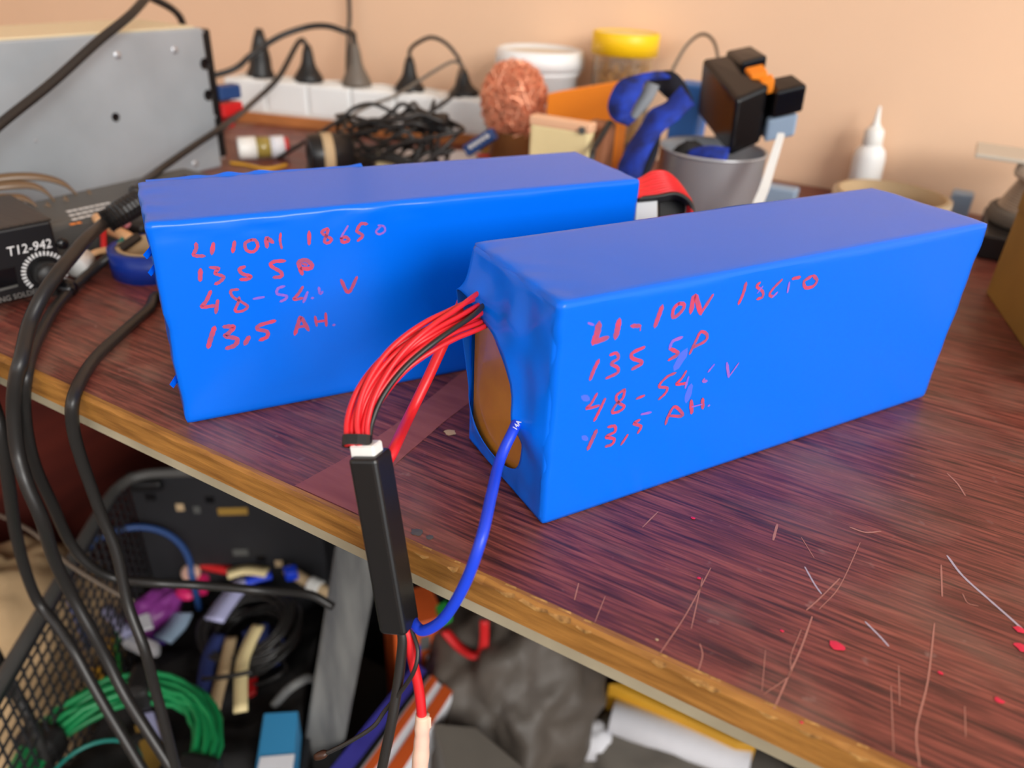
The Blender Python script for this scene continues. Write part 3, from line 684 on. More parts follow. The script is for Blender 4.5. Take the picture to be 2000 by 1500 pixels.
def proj(p):
    d = p-CAM; return (1000+FPX*d.dot(RT)/d.dot(FW), 750-FPX*d.dot(UP)/d.dot(FW))
tops = []
for px, tpx, tpy, m, tall, lab in ((510, 506, 56, 'black_rubber', 1, 'black power plug with tall slim grip, nearest the steel case'), (603, 600, 88, 'black_rubber', 0, 'black power plug with cord running down past the steel case'),
                             (697, 692, 82, 'grey_cable', 0, 'dirty grey power plug in the middle of the socket strip'), (800, 800, 112, 'black_rubber', 0, 'black flared power plug with its cord looping over to the next plug'), (906, 903, 134, 'black_rubber', 0, 'black flared power plug beside the copper wool ball')):
    t = on_strip(px); b = sloc(t, 0.024, SZ1+0.0005); top = RP(tpx, tpy, b, V((FW.x, FW.y, 0))); h = max(0.02, top.z-b.z); tops.append(top)
    ax_ = (top-b).normalized(); Rp = frame(ax_, se); hh = (top-b).length
    pg = thing('power_plug', lab, 'plug', b)
    link('body', lathe([(0, 0), (0.0175, 0), (0.0175, 0.004), (0.0145, hh*0.22), (0.0095, hh*0.42), (0.0075, hh*0.55), (0.006, hh*0.8), (0.0042, hh), (0, hh)] if not tall else
         [(0, 0), (0.0165, 0), (0.0165, 0.004), (0.0135, hh*0.18), (0.0125, hh*0.40), (0.0105, hh*0.55), (0.0075, hh*0.8), (0.004, hh), (0, hh)], b, Rp, 24), M[m], pg, True)
    for k in range(4): link('grip_ring', lathe([(0.0078-0.0006*k, -0.001), (0.0092-0.0008*k, 0.0), (0.0078-0.0006*k, 0.001)], b+ax_*hh*(0.5+0.1*k), Rp, 18), M[m], pg, True)
G = 'cords of the power strip'
y0 = tops[0].y
cable('black cable draped over the top of the steel power supply case', [X(-60, 300, -0.470), X(0, 243, -0.478), X(100, 163, -0.488), X(190, 82, -0.496), X(260, 24, -0.508), V((-0.545, 0.315, 0.158)), V((-0.590, 0.335, 0.150)), Y(352, 34, 0.39), V((-0.66, 0.43, 0.07)), V((-0.66, 0.47, 0.004))], 0.0036)
cable('black cord from the second plug running down past the steel case', [tops[1], tops[1]+V((-0.003, -0.01, 0.004)), Y(545, 150, 0.49), Y(500, 195, 0.44), X(440, 244, -0.485), X(380, 284, -0.470), X(300, 340, -0.445), Z(262, 372, 0.045), V((-0.41, 0.21, 0.035))], 0.0030)
cable('black cord arching from the grey plug to behind the steel case', [tops[2], tops[2]+V((0, -0.002, 0.010)), Y(675, 62, 0.545), Y(640, 51, 0.535), Y(600, 53, 0.525), Y(545, 72, 0.50), Y(490, 108, 0.475), Y(450, 138, 0.45), V((-0.66, 0.40, 0.05)), V((-0.68, 0.39, 0.004))], 0.0032)
cable('black cord hanging straight down the peach wall', [V((Y(682, 0, 0.655).x-0.01, 0.655, 1.1)), V((Y(682, 0, 0.655).x-0.004, 0.655, 0.6)), V((Y(682, 0, 0.655).x, 0.655, 0.3)), Y(682, 0, 0.655), Y(681, 60, 0.652), Y(679, 110, 0.64), Y(678, 150, 0.62), V(Y(678, 190, 0.615))], 0.0026)
cable('black cord looping between the two flared plugs', [tops[3], tops[3]+V((0.001, 0, 0.008)), Y(815, 84, tops[3].y-0.004), Y(842, 73, tops[3].y), Y(870, 84, tops[4].y-0.01), Y(893, 110, tops[4].y-0.006), tops[4]], 0.0022)
cable('black cord crossing in front of the socket strip to the cable coil', [tops[4], Y(896, 150, 0.555), Y(885, 185, 0.53), Y(850, 212, 0.50), Y(815, 232, 0.48), V((-0.41, 0.455, 0.03))], 0.0022)
cable('thin grey cord from behind the flared plugs to the cable coil', [Y(905, 128, 0.585), Y(885, 120, 0.575), Y(850, 138, 0.555), Y(815, 160, 0.54), Y(770, 188, 0.51), Y(725, 205, 0.49), Y(690, 225, 0.47), V((-0.46, 0.44, 0.022))], 0.0018, 'grey_cable')

# tangled black cable coil
cc = V((-0.397, 0.450, 0.0))
coil = thing('cable_coil', 'tangled coil of thin black cable with a moulded plug', 'cable', cc)
rnd = random.Random(4); pts = []
for k in range(150):
    a = k*0.47; rr = 0.042+0.012*math.sin(k*0.31)+0.006*rnd.uniform(-1, 1)
    pts.append(cc+V((rr*1.25*math.cos(a)+0.012*math.sin(k*0.05), rr*0.62*math.sin(a), 0.028+0.022*math.sin(a*0.5+k*0.02)+0.008*rnd.uniform(-1, 1)+0.012*math.cos(a))))
for p in pts: p.z = max(p.z, 0.0022)
pts[0].z = 0.0022
link('cord', tube(pts, 0.0021, 7, 4), M['black_cable'], coil, True)
link('plug', rbox(Y(838, 240, 0.455), (0.040, 0.016, 0.016), 0.003, 2, frame(V((0, -0.3, 1)), V((0.8, 0.2, 0.1)))), M['black_rubber'], coil)
link('strain_relief', tube([Y(858, 248, 0.455), Y(884, 258, 0.46)], [0.006, 0.005, 0.0045, 0.004, 0.003], 10, 4), M['black_rubber'], coil, True)
cable('thin black cord arching in front of the socket strip', [V((-0.50, 0.395, 0.003)), Y(655, 240, 0.415), Y(690, 212, 0.425), Y(725, 203, 0.43), Y(760, 216, 0.44), Y(790, 238, 0.45), V((-0.38, 0.44, 0.03))], 0.0020)
cable('thin brown cord lying before the cable coil', [Z(600, 330, 0.002), Z(625, 285, 0.012), Z(650, 262, 0.018), Z(690, 275, 0.014), Z(735, 292, 0.010), Z(770, 308, 0.004)], 0.0016, 'grey_cable')

# hollow black tube with a pale band
mt = thing('ferrite_ring', 'hollow black cylinder with a pale band, lying on its side', 'cylinder', Z(660, 330))
m0 = Z(640, 302, 0.0200); mdir = V((0.62, 0.80, 0)); Rm2 = frame(mdir, V((0, 0, 1)))
link('body', lathe([(0.012, -0.018), (0.018, -0.018), (0.020, -0.014), (0.020, 0.022), (0.012, 0.022), (0.012, -0.018)], m0, Rm2, 28), M['black_plastic'], mt, True)
link('band', lathe([(0.0198, -0.006), (0.0206, -0.006), (0.0206, 0.004), (0.0198, 0.004)], m0, Rm2, 28), M['tan'], mt, True)
# glass vial with white cap
vp = Z(508, 288, 0.0115); vdir = (Z(560, 284, 0.0115)-Z(465, 288, 0.0115)).normalized(); Rv = frame(vdir, V((0, 0, 1)))
vi = thing('glass_vial', 'small amber glass vial with white caps lying beside the steel case', 'vial', vp-V((0, 0, 0.0115)))
link('cap', lathe([(0, -0.022), (0.0105, -0.022), (0.0112, -0.02), (0.0112, -0.004), (0, -0.004)], vp, Rv, 24), M['white_plastic'], vi, True)
link('glass', lathe([(0, -0.006), (0.0105, -0.006), (0.0105, 0.012), (0, 0.012)], vp, Rv, 24), mat('amber_glass', (150, 130, 62), 0.12, coat=0.5), vi, True)
link('label_band', lathe([(0, 0.010), (0.0108, 0.010), (0.0108, 0.024), (0, 0.024)], vp, Rv, 24), M['white_paper'], vi, True)
link('end_cap', lathe([(0, 0.0225), (0.0095, 0.0225), (0.0090, 0.028), (0, 0.028)], vp, Rv, 24), M['red'], vi, True)
cable('loose yellow wire on the bench behind the battery packs', [Z(450, 318, 0.0016), Z(480, 322, 0.0016), Z(520, 330, 0.0016), Z(560, 322, 0.0016)], 0.0016, 'ochre', 'loose_wire')
tag(link('yellow_connector', rbox(Z(752, 318, 0.008), (0.018, 0.012, 0.016), 0.002, 1, frame(V((0, 0, 1)), V((0.8, 0.4, 0)))), M['cream']), 'small pale yellow connector at the foot of the cable coil', 'connector')
tag(link('white_card', rbox(Z(850, 305, 0.0012), (0.13, 0.05, 0.0022), 0.0006, 1, frame(V((0, 0, 1)), V((0.83, 0.55, 0)))), M['white_paper']), 'white card lying flat between coil and circuit board', 'card')

# circuit board scraps in front of the copper ball
pb = thing('circuit_board', 'green circuit board scrap with blue connector and coloured wires', 'circuit board', Z(990, 310))
Rb = frame(V((0, -0.1, 1)), V((0.9, 0.4, 0)))
link('board', rbox(Z(1000, 312, 0.004), (0.075, 0.045, 0.0018), 0, 1, Rb), M['pcb'], pb)
cb = Y(938, 278, 0.455)
link('socket', rbox(cb, (0.009, 0.011, 0.034), 0.0008, 1, frame(V((0.75, 0.15, 0.55)), V((0, 1, 0)))), M['blue_plastic'], pb)
for k in range(5): link('pin', rbox(cb+V((0.75, 0.15, 0.55)).normalized()*(0.005*(k-2))+V((0.002, -0.006, 0.002)), (0.003, 0.003, 0.0026), 0, 1), M['print'], pb)
for k, (m, pts_) in enumerate((('ochre', [(945, 295), (985, 282), (1020, 292), (1060, 290)]), ('green', [(950, 280), (990, 270), (1015, 282), (1035, 296)]), ('orange', [(960, 300), (1000, 294), (1040, 302)]), ('red', [(930, 303), (980, 305), (1030, 306)]))):
    link('wire', tube([Z(a, b, 0.010+0.002*k) for a, b in pts_], 0.0016, 7), M[m], pb, True)
for k, (a, b, m) in enumerate(((985, 285, 'white_plastic'), (1010, 300, 'black_gloss'), (965, 292, 'steel'))):
    link('component', rbox(Z(a, b, 0.010), (0.007, 0.006, 0.009), 0.0008, 1, Rb), M[m], pb)

# copper wool ball in its cup
cw = Y(1004, 198, 0.515); CR = 0.0335
hold = thing('cleaner_cup', 'low brown cup holding the copper wool ball', 'cup', V((cw.x, cw.y, 0)))
link('cup', lathe([(0, 0), (0.024, 0), (0.025, 0.002), (0.022, cw.z-0.028), (0.0235, cw.z-0.027), (0.021, cw.z-0.029), (0.021, 0.004), (0, 0.004)], V((cw.x, cw.y, 0)), None, 30), mat('brown_plastic', (140, 92, 52), 0.5), hold, True)
rnd = random.Random(11); pts = []; d = V((1, 0, 0))
for k in range(1700):
    d = (d+V((rnd.gauss(0, 1), rnd.gauss(0, 1), rnd.gauss(0, 1)))*0.55).normalized()
    rr = CR*(0.90+0.10*math.sin(k*0.9)+rnd.uniform(-0.05, 0.05))
    q = V((d.x, d.y, d.z*1.16))*rr; q += V((0, 0, 0.0))
    pts.append(cw+q)
cwo = link('copper_wool', tube(pts, 0.00085, 4, raw=True), M['copper'], None)
core_ = blob(cw, CR*0.80, CR*0.80, CR*0.94, 0.12, 4, 3)
tag(cwo, 'round ball of curly copper wool', 'copper wool')
link('packed_core', core_, mat('packed_copper', (206, 130, 98), 0.45, metal=0.3, bump=0.8, bscale=350, bdist=0.003), cwo, True)

# white tub and yellow lidded jar by the wall
tb = Y(1055, 100, 0.612); tz = tb.z
tub = thing('plastic_tub', 'white plastic tub with a round snap-on lid by the wall', 'tub', (tb.x, tb.y, 0))
c0 = V((tb.x, tb.y, 0))
link('body', lathe([(0, 0), (0.036, 0), (0.038, 0.002), (0.043, tz-0.022), (0.0455, tz-0.021), (0.0455, tz-0.016), (0, tz-0.016)], c0, None, 44), M['white_socket'], tub, True)
lid = link('lid', lathe([(0.044, tz-0.016), (0.0485, tz-0.016), (0.0485, tz-0.006), (0.047, tz+0.002), (0.0435, tz+0.003), (0.041, tz-0.001), (0, tz-0.001)], c0, None, 44), M['white_socket'], tub, True)
link('lid_panel', lathe([(0, tz-0.0006), (0.0395, tz-0.0006), (0.0395, tz-0.001)], c0, None, 36), M['lid_top'], lid)
jb = Y(1224, 62, 0.626); jz = jb.z; c0 = V((jb.x, jb.y, 0))
jar = thing('storage_jar', 'clear plastic jar with a bright yellow screw lid by the wall', 'jar', c0)
link('glass', lathe([(0, 0), (0.030, 0), (0.0315, 0.002), (0.0315, jz-0.030), (0.029, jz-0.020), (0.029, jz-0.016), (0.0275, jz-0.016), (0.0275, jz-0.020), (0.0300, jz-0.030), (0.0300, 0.003), (0, 0.003)], c0, None, 40), M['glass'], jar, True)
yl = link('lid', lathe([(0.030, jz-0.021), (0.0345, jz-0.021), (0.0345, jz-0.001), (0.0335, jz), (0.031, jz), (0.030, jz-0.002), (0, jz-0.002)], c0, None, 44), M['yellow'], jar, True)
link('lid_panel', lathe([(0, jz-0.0012), (0.0295, jz-0.0012), (0.0295, jz-0.002)], c0, None, 36), M['cream'], yl)
rnd = random.Random(3); dat = []
for k in range(620):
    r_ = 0.026*math.sqrt(rnd.random()); a = rnd.uniform(0, 6.28); z = 0.006+rnd.random()*(jz-0.038)
    if r_ < 0.018 and z < jz-0.05: continue
    p = c0+V((r_*math.cos(a), r_*math.sin(a), z)); d = V((rnd.gauss(0, 1), rnd.gauss(0, 1), rnd.gauss(0, 1))).normalized()*0.0035
    dat.append(tube_data([p-d, p, p+d], 0.0014, 5))
jc = link('brass_bits', merge(dat), M['gold'], None); tag(jc, 'small golden brass bits filling the yellow lidded jar', 'bits', None, 'stuff')

# orange card box and cream container
ob = [Y(1070, 184, 0.50), Y(1216, 156, 0.50), Y(1190, 205, 0.50), Y(1152, 246, 0.50), Y(1072, 232, 0.50)]
xa, xb = Y(1068, 200, 0.50).x, Y(1212, 200, 0.50).x; zt0, zt1 = Y(1068, 183, 0.50).z, Y(1214, 158, 0.50).z
tag(link('orange_box', prism([V((xa, 0.500, 0)), V((xb, 0.500, 0)), V((xb, 0.500, zt1)), V((xa, 0.500, zt0))], V((0, 0.022, 0)), 0.001, 1), M['orange']), 'bright orange carton standing behind the cream container', 'box')
ca, cbx = Y(1032, 262, 0.405), Y(1150, 268, 0.405); zc = Y(1090, 232, 0.405).z
Rc = frame(V((0, 0, 1)), (cbx-ca))
cream = thing('cream_container', 'translucent cream plastic container with a pinkish lid', 'container', V(((ca.x+cbx.x)/2, 0.415, 0)))
wc = (cbx-ca).length
link('body', rbox(((ca.x+cbx.x)/2, 0.412, (zc-0.006)/2), (wc, 0.012, zc-0.006), 0.003, 2, Rc), M['cream'], cream)
link('lid', rbox(((ca.x+cbx.x)/2, 0.412, zc-0.0045), (wc+0.001, 0.0125, 0.008), 0.0015, 2, Rc), mat('pink_lid', (236, 186, 148), 0.45), cream)
link('rib', rbox(((ca.x+cbx.x)/2, 0.4045, zc*0.55), (wc*0.96, 0.001, 0.0015), 0, 1, Rc), M['cream'], cream)
link('screw', lathe([(0, 0.001), (0.003, 0.0008), (0.003, 0)], V((cbx.x-0.006, 0.404, zc-0.006)), frame(V((0, -1, 0)), V((1, 0, 0))), 14), M['dark_grey'], cream)
tag(link('wood_block', rbox(Y(1172, 255, 0.43)-V((0, 0, 0.020)), (0.022, 0.02, 0.055), 0.003, 2), mat('brown_wood', (150, 96, 66), 0.6)), 'brown wooden block between cream container and lanyard', 'block')
cable('black wire hanging beside the cream container', [Y(1192, 238, 0.425), Y(1172, 270, 0.41), Y(1160, 290, 0.40), Y(1155, 315, 0.39), V((-0.150, 0.385, 0.002))], 0.0025)

# steel can with adapter, lanyard
kc = Y(1393, 290, 0.455); KR, KZ = 0.0425, kc.z; c0 = V((kc.x, kc.y, 0))
can = thing('steel_can', 'open brushed steel can holding black adapters', 'can', c0)
link('wall', lathe([(0, 0), (KR-0.001, 0), (KR, 0.001), (KR, KZ-0.001), (KR+0.0006, KZ), (KR-0.0008, KZ+0.0003), (KR-0.0012, KZ-0.002), (KR-0.0012, 0.002), (0, 0.002)], c0, None, 64), M['steel'], can, True)
link('rim', lathe([(KR-0.0006, KZ-0.0014), (KR+0.0012, KZ-0.0012), (KR+0.0015, KZ), (KR+0.0005, KZ+0.001), (KR-0.0006, KZ+0.0004)], c0, None, 64), M['steel'], can, True)
# adapter: black block leaning in the can, smaller plugs on its side
ad = thing('black_adapter', 'black power adapter block with small plugs and orange tabs, standing in the can', 'adapter', c0+V((0, 0, 0.03)))
tp4 = [Y(1372, 114, 0.490), Y(1424, 106, 0.500), Y(1504, 166, 0.455), Y(1440, 194, 0.435)]
dn = (Y(1425, 305, 0.440)-Y(1440, 194, 0.435))
link('block', prism(tp4, dn*1.02, 0.003, 3), M['black_gloss'], ad)
def blk(q, y, depth, m, name, yb=0.02, r=0.002):
    P = [Y(a, b, y+dy) for (a, b, dy) in q]; return link(name, prism(P, depth, r, 2), M[m], ad)
dn2 = dn.normalized()
blk([(1418, 98, 0.03), (1468, 88, 0.03), (1500, 108, 0.0), (1448, 122, 0.0)], 0.475, dn2*0.05, 'black_gloss', 'plug_block')
blk([(1500, 153, 0.02), (1548, 143, 0.02), (1578, 165, 0.0), (1516, 180, 0.0)], 0.452, dn2*0.020, 'black_gloss', 'plug_block')
blk([(1494, 224, 0.015), (1552, 214, 0.015), (1560, 222, 0.0), (1500, 236, 0.0)], 0.455, dn2*0.017, 'light_blue', 'grey_face')
blk([(1455, 132, 0.012), (1490, 124, 0.012), (1500, 140, 0.0), (1468, 148, 0.0)], 0.462, dn2*0.010, 'orange', 'orange_tab', r=0.001)
blk([(1480, 150, 0.008), (1508, 143, 0.008), (1514, 156, 0.0), (1488, 162, 0.0)], 0.457, dn2*0.010, 'orange', 'orange_tab', r=0.001)
blk([(1462, 168, 0.02), (1522, 150, 0.02), (1530, 215, 0.0), (1466, 262, 0.0)], 0.462, V((0, 0.016, -0.010)), 'black_gloss', 'back_plate')
tag(link('blue_sleeve', tube([V((kc.x-0.010, kc.y-0.020, KZ-0.006)), V((kc.x+0.004, kc.y-0.024, KZ-0.001)), V((kc.x+0.018, kc.y-0.022, KZ-0.001))], 0.008, 14, 5), M['lanyard'], None, True), 'short blue knitted sleeve inside the steel can', 'sleeve')
tag(link('dark_pouch', blob(V((kc.x-0.014, kc.y-0.014, KZ-0.018)), 0.018, 0.014, 0.024, 0.2, 3, 3, 2.0), M['liner'], None, True), 'dark crumpled pouch stuffed in the steel can', 'pouch')
ws0 = Y(1478, 400, 0.405)
tag(link('white_stick', strip([(Y(1520, 262, 0.425), Y(1532, 262, 0.425)), (Y(1500, 320, 0.412), Y(1515, 322, 0.412)), (Y(1470, 400, 0.392), Y(1488, 403, 0.392)), (V((-0.032, 0.372, 0.0)), V((-0.024, 0.372, 0.0)))], 0.004, 3), M['white_plastic']), 'white plastic stick leaning on the steel can', 'stick')
lan = thing('lanyard', 'blue woven lanyard strap heaped over the side of the can', 'lanyard', V((-0.12, 0.43, 0.02)))
def yp(rows): return [(Y(a, b, y), Y(c, d, y2)) for (a, b, y, c, d, y2) in rows]
link('strap', strip(yp([(1292, 140, 0.47, 1312, 152, 0.475), (1268, 141, 0.455, 1288, 156, 0.462), (1214, 156, 0.44, 1262, 158, 0.447), (1193, 185, 0.43, 1252, 181, 0.437), (1187, 213, 0.425, 1239, 205, 0.432), (1198, 234, 0.424, 1232, 226, 0.430), (1226, 246, 0.424, 1242, 234, 0.428)]), 0.0016, 6), M['lanyard'], lan, True)
tag(link('strap', strip(yp([(1262, 158, 0.455, 1288, 168, 0.458), (1252, 182, 0.447, 1280, 186, 0.45), (1240, 206, 0.440, 1266, 208, 0.445), (1228, 236, 0.432, 1244, 232, 0.436)]), 0.0012, 5), M['lanyard_grey'], lan, True), 'grey lining of the folded strap')
tag(link('strap', strip(yp([(1262, 152, 0.472, 1288, 178, 0.468), (1288, 140, 0.478, 1300, 190, 0.468), (1316, 140, 0.475, 1316, 205, 0.465), (1338, 162, 0.470, 1325, 215, 0.462), (1354, 196, 0.462, 1332, 222, 0.456)]), 0.0016, 6), M['lanyard_back'], lan, True), 'dark reverse side of the strap')
link('strap', strip(yp([(1330, 168, 0.452, 1358, 205, 0.450), (1300, 200, 0.443, 1346, 213, 0.440), (1270, 216, 0.436, 1322, 236, 0.430), (1252, 246, 0.427, 1298, 253, 0.420), (1231, 278, 0.418, 1280, 276, 0.410), (1216, 307, 0.410, 1264, 308, 0.400), (1207, 330, 0.405, 1252, 345, 0.395), (1206, 372, 0.398, 1248, 385, 0.388)]), 0.0016, 6), M['lanyard'], lan, True)
tag(link('strap', strip(yp([(1262, 262, 0.435, 1290, 262, 0.432), (1255, 290, 0.425, 1284, 300, 0.42), (1240, 330, 0.415, 1268, 340, 0.41), (1235, 372, 0.405, 1262, 385, 0.40)]), 0.0016, 5), M['lanyard_back'], lan, True), 'dark reverse side of the strap')
tag(link('blue_box', rbox(Y(1350, 192, 0.52)-V((0, 0, 0.032)), (0.026, 0.03, 0.09), 0.002, 1), mat('mid_blue_card', (62, 128, 216), 0.5)), 'mid blue carton behind the lanyard strap', 'box')
cable('thin grey wire arching against the wall above the lanyard', [Y(1305, 160, 0.62), Y(1318, 128, 0.63), Y(1342, 88, 0.64), Y(1370, 67, 0.64), Y(1392, 78, 0.63), Y(1402, 112, 0.60), Y(1402, 170, 0.565), V((-0.09, 0.56, 0.003))], 0.0017, 'grey_cable')

# glue bottle, tape roll, small boxes to the right
gb = Y(1690, 345, 0.645); gt = Y(1708, 204, 0.645); c0 = V((gb.x+0.001, 0.645, 0)); gz = gt.z
bot = thing('glue_bottle', 'small white squeeze bottle with a needle nozzle', 'bottle', c0)
tilt = frame(V((gt.x-gb.x+0.004, 0, gz)), V((1, 0, 0)))
link('body', lathe([(0, 0.0), (0.0135, 0.0), (0.0148, 0.002), (0.0148, gz*0.45), (0.0135, gz*0.53), (0.009, gz*0.59), (0.007, gz*0.605), (0, gz*0.605)], c0, tilt, 28), M['white_socket'], bot, True)
link('cap', lathe([(0.0085, gz*0.59), (0.0092, gz*0.60), (0.0088, gz*0.74), (0.0055, gz*0.785), (0, gz*0.785)], c0, tilt, 24), M['white_plastic'], bot, True)
link('nozzle', lathe([(0.0052, gz*0.78), (0.003, gz*0.83), (0.0014, gz*0.985), (0, gz*1.0)], c0, tilt, 16), M['white_plastic'], bot, True)
rc = (Z(1628, 362, 0.026)+Z(1862, 396, 0.026))/2; rr = (Z(1628, 362, 0.026)-Z(1862, 396, 0.026)).length/2
ro = thing('tape_roll', 'large roll of clear tape lying flat behind the near battery pack', 'tape', V((rc.x, rc.y, 0)))
c0 = V((rc.x, rc.y, 0))
link('roll', lathe([(rr*0.93, 0.0), (rr, 0.0), (rr, 0.026), (rr*0.93, 0.026), (rr*0.93, 0.0)], c0, None, 56), M['clear_tape'], ro, True)
link('core', lathe([(rr*0.89, 0.0), (rr*0.93, 0.0), (rr*0.93, 0.0268), (rr*0.89, 0.0268), (rr*0.89, 0.0)], c0, None, 56), M['tan'], ro, True)
tag(link('pale_blue_box', rbox(Z(1874, 400, 0.012), (0.018, 0.020, 0.024), 0.0015, 1), M['light_blue']), 'tiny pale blue box between tape roll and wire spool', 'box')
tag(link('grey_box', rbox(Z(1517, 384, 0.010), (0.035, 0.018, 0.020), 0.0015, 1), M['light_blue']), 'small grey blue box at the wall near the white stick', 'box')
# spool on black base
sp0 = V((0.184, 0.580, 0)); 
tag(link('black_box', rbox((0.196, 0.570, 0.010), (0.115, 0.10, 0.020), 0.002, 1), M['black_plastic']), 'flat black box under the wire spool', 'box')
so = thing('wire_spool', 'flanged spool wound with dull solder wire on a black box', 'spool', sp0+V((0, 0, 0.02)))
link('flange', lathe([(0, 0.020), (0.044, 0.020), (0.046, 0.022), (0.046, 0.030), (0.044, 0.032), (0, 0.032)], sp0, None, 40), M['grey_card'], so, True)
link('winding', lathe([(0.040, 0.031)]+[(0.040-0.0105*(k/26)+0.0007*(k % 2), 0.032+0.026*k/26) for k in range(27)], sp0, None, 40), M['solder'], so)
link('flange', lathe([(0, 0.057), (0.036, 0.057), (0.037, 0.060), (0.036, 0.067), (0, 0.068)], sp0, None, 40), mat('pale_spool_plastic', (206, 196, 180), 0.6), so, True)
tag(link('card_sheet', rbox((0.158, 0.594, 0.0698), (0.085, 0.055, 0.0035), 0.0005, 1), mat('grey_white_card', (196, 186, 170), 0.7)), 'pale card sheet lying on top of the wire spool', 'card')
# ochre box at the right
q0, q1 = Z(1925, 572), Z(2000, 683); e1 = (q1-q0).normalized(); e2 = V((-e1.y, e1.x, 0))
if e2.x < 0: e2 = -e2
bxh = 0.0735
oc = thing('ochre_box', 'ochre cardboard box beside the near battery pack', 'box', q0)
link('carton', prism([q0, q0+e1*0.16, q0+e1*0.16+e2*0.12, q0+e2*0.12], V((0, 0, bxh)), 0.0012, 2), M['kraft'], oc)
link('lid', prism([q0-e1*0.0008-e2*0.0008+V((0, 0, bxh-0.012)), q0+e1*0.161-e2*0.0008+V((0, 0, bxh-0.012)), q0+e1*0.161+e2*0.121+V((0, 0, bxh-0.012)), q0-e1*0.0008+e2*0.121+V((0, 0, bxh-0.012))], V((0, 0, 0.0135)), 0.0012, 2), M['kraft'], oc)

# ------------------------------------------------------------------ left: soldering station and neighbours
sx = -0.3640; f0, f1 = Z(-30, 608), V((0, 0, 0)); SH = 0.0445
yA, yB = -0.02, 0.0735
st = thing('soldering_station', 'small black soldering station with dial and brushed dark top', 'soldering station', (sx-0.04, 0.03, 0))
Rst = frame(V((0, 0, 1)), V((0, 1, 0)))
rot = math.radians(-7)
fd = V((math.sin(math.radians(12)), math.cos(math.radians(12)), 0)); fn = V((fd.y, -fd.x, 0))      # along the front, out of the front
fr = V((-0.3570, 0.0720, 0)); Wst, Dst = 0.098, 0.066
fz0, fz1 = 0.004, 0.0470
def sp_(t, z, out=0.0): return fr-fd*t+V((0, 0, z))+fn*out
link('body', rbox(sp_(Wst/2, (fz0+fz1)/2, -Dst/2), (Wst, Dst, fz1-fz0), 0.0015, 2, frame(V((0, 0, 1)), fd)), M['black_plastic'], st)
link('cover', rbox(sp_(Wst/2, fz1+0.0006, -Dst/2), (Wst+0.001, Dst-0.001, 0.0016), 0.0005, 1, frame(V((0, 0, 1)), fd)), M['brushed_dark'], st)
for t in (0.006, Wst-0.006):
    for w in (0.006, Dst-0.006): link('foot', lathe([(0, 0), (0.004, 0), (0.0045, 0.004), (0, 0.004)], sp_(t, 0, -w), None, 14), M['black_rubber'], st)
def face_pt(px, py): return RP(px, py, fr, fn)
Rf = frame(fn, fd)
dc = face_pt(88, 531)
kn = link('dial_knob', lathe([(0, 0.011), (0.0066, 0.010), (0.0074, 0.0088), (0.0082, 0.0), (0, 0)], dc, Rf, 28), M['black_rubber'], st, True)
for k in range(25):
    a = math.radians(-35+250*k/24); c_ = dc+fd*(0.0116*math.cos(a))+V((0, 0, 0.0116*math.sin(a)))+fn*0.0002
    rdir = fd*math.cos(a)+V((0, 0, math.sin(a)))
    link('dial_tick', rbox(c_, (0.0026, 0.0010, 0.0003), 0, 1, frame(fn, rdir)), M['print'], st)
text_obj('print', 'T12-942', 0.0078, face_pt(14, 501)+fn*0.0003, fd, V((0, 0, 1)), M['print'], st, 0.92, 0.15)
text_obj('print', 'ING SOLDER STA', 0.0046, face_pt(-4, 592)+fn*0.0003, fd, V((0, 0, 1)), M['print_dim'], st, 0.9)
link('display', prism([face_pt(-40, 535), face_pt(28, 520), face_pt(34, 553), face_pt(-34, 570)], fn*0.0008, 0.0002, 1), M['screen'], st)
link('display_lip', prism([face_pt(-34, 572), face_pt(34, 555), face_pt(34, 559), face_pt(-34, 577)], fn*0.0012, 0.0002, 1), M['dark_grey'], st)
link('corner_screw', lathe([(0, 0.002), (0.003, 0.002), (0.0036, 0)], face_pt(122, 476), Rf, 16), M['black_gloss'], st, True)
link('socket_nut', lathe([(0, 0.009), (0.0035, 0.009), (0.004, 0.006), (0.0055, 0.005), (0.0055, 0)], face_pt(128, 560), Rf, 18), M['black_gloss'], st, True)
# long dark adapter with printed label
a0 = V((-0.428, 0.150, 0)); adir = V((0.03, 1, 0)).normalized(); Ra = frame(V((0, 0, 1)), adir); AH = 0.030
la = thing('laptop_adapter', 'long dark grey power brick with white printing, between station and steel case', 'power brick', a0)
link('housing', rbox(a0+V((0, 0, AH/2)), (0.190, 0.060, AH), 0.005, 3, Ra), M['dark_grey'], la)
sdv = V((adir.y, -adir.x, 0))
for k, (l0, l1, m, nn) in enumerate((((130, 414), (216, 396), 'print', 8), ((134, 422), (220, 403), 'print', 7), ((139, 430), (206, 414), 'print', 5), ((136, 439), (160, 434), 'orange', 2))):
    A_, B_ = Z(*l0, AH), Z(*l1, AH); st_ = (B_-A_)/nn
    for j in range(nn): link('print', rbox(A_+st_*(j+0.5)+V((0, 0, 0.0001)), (st_.length*(0.72 if (j+k) % 3 else 0.9), 0.0032, 0.0002), 0, 1, frame(V((0, 0, 1)), st_)), M[m], la)
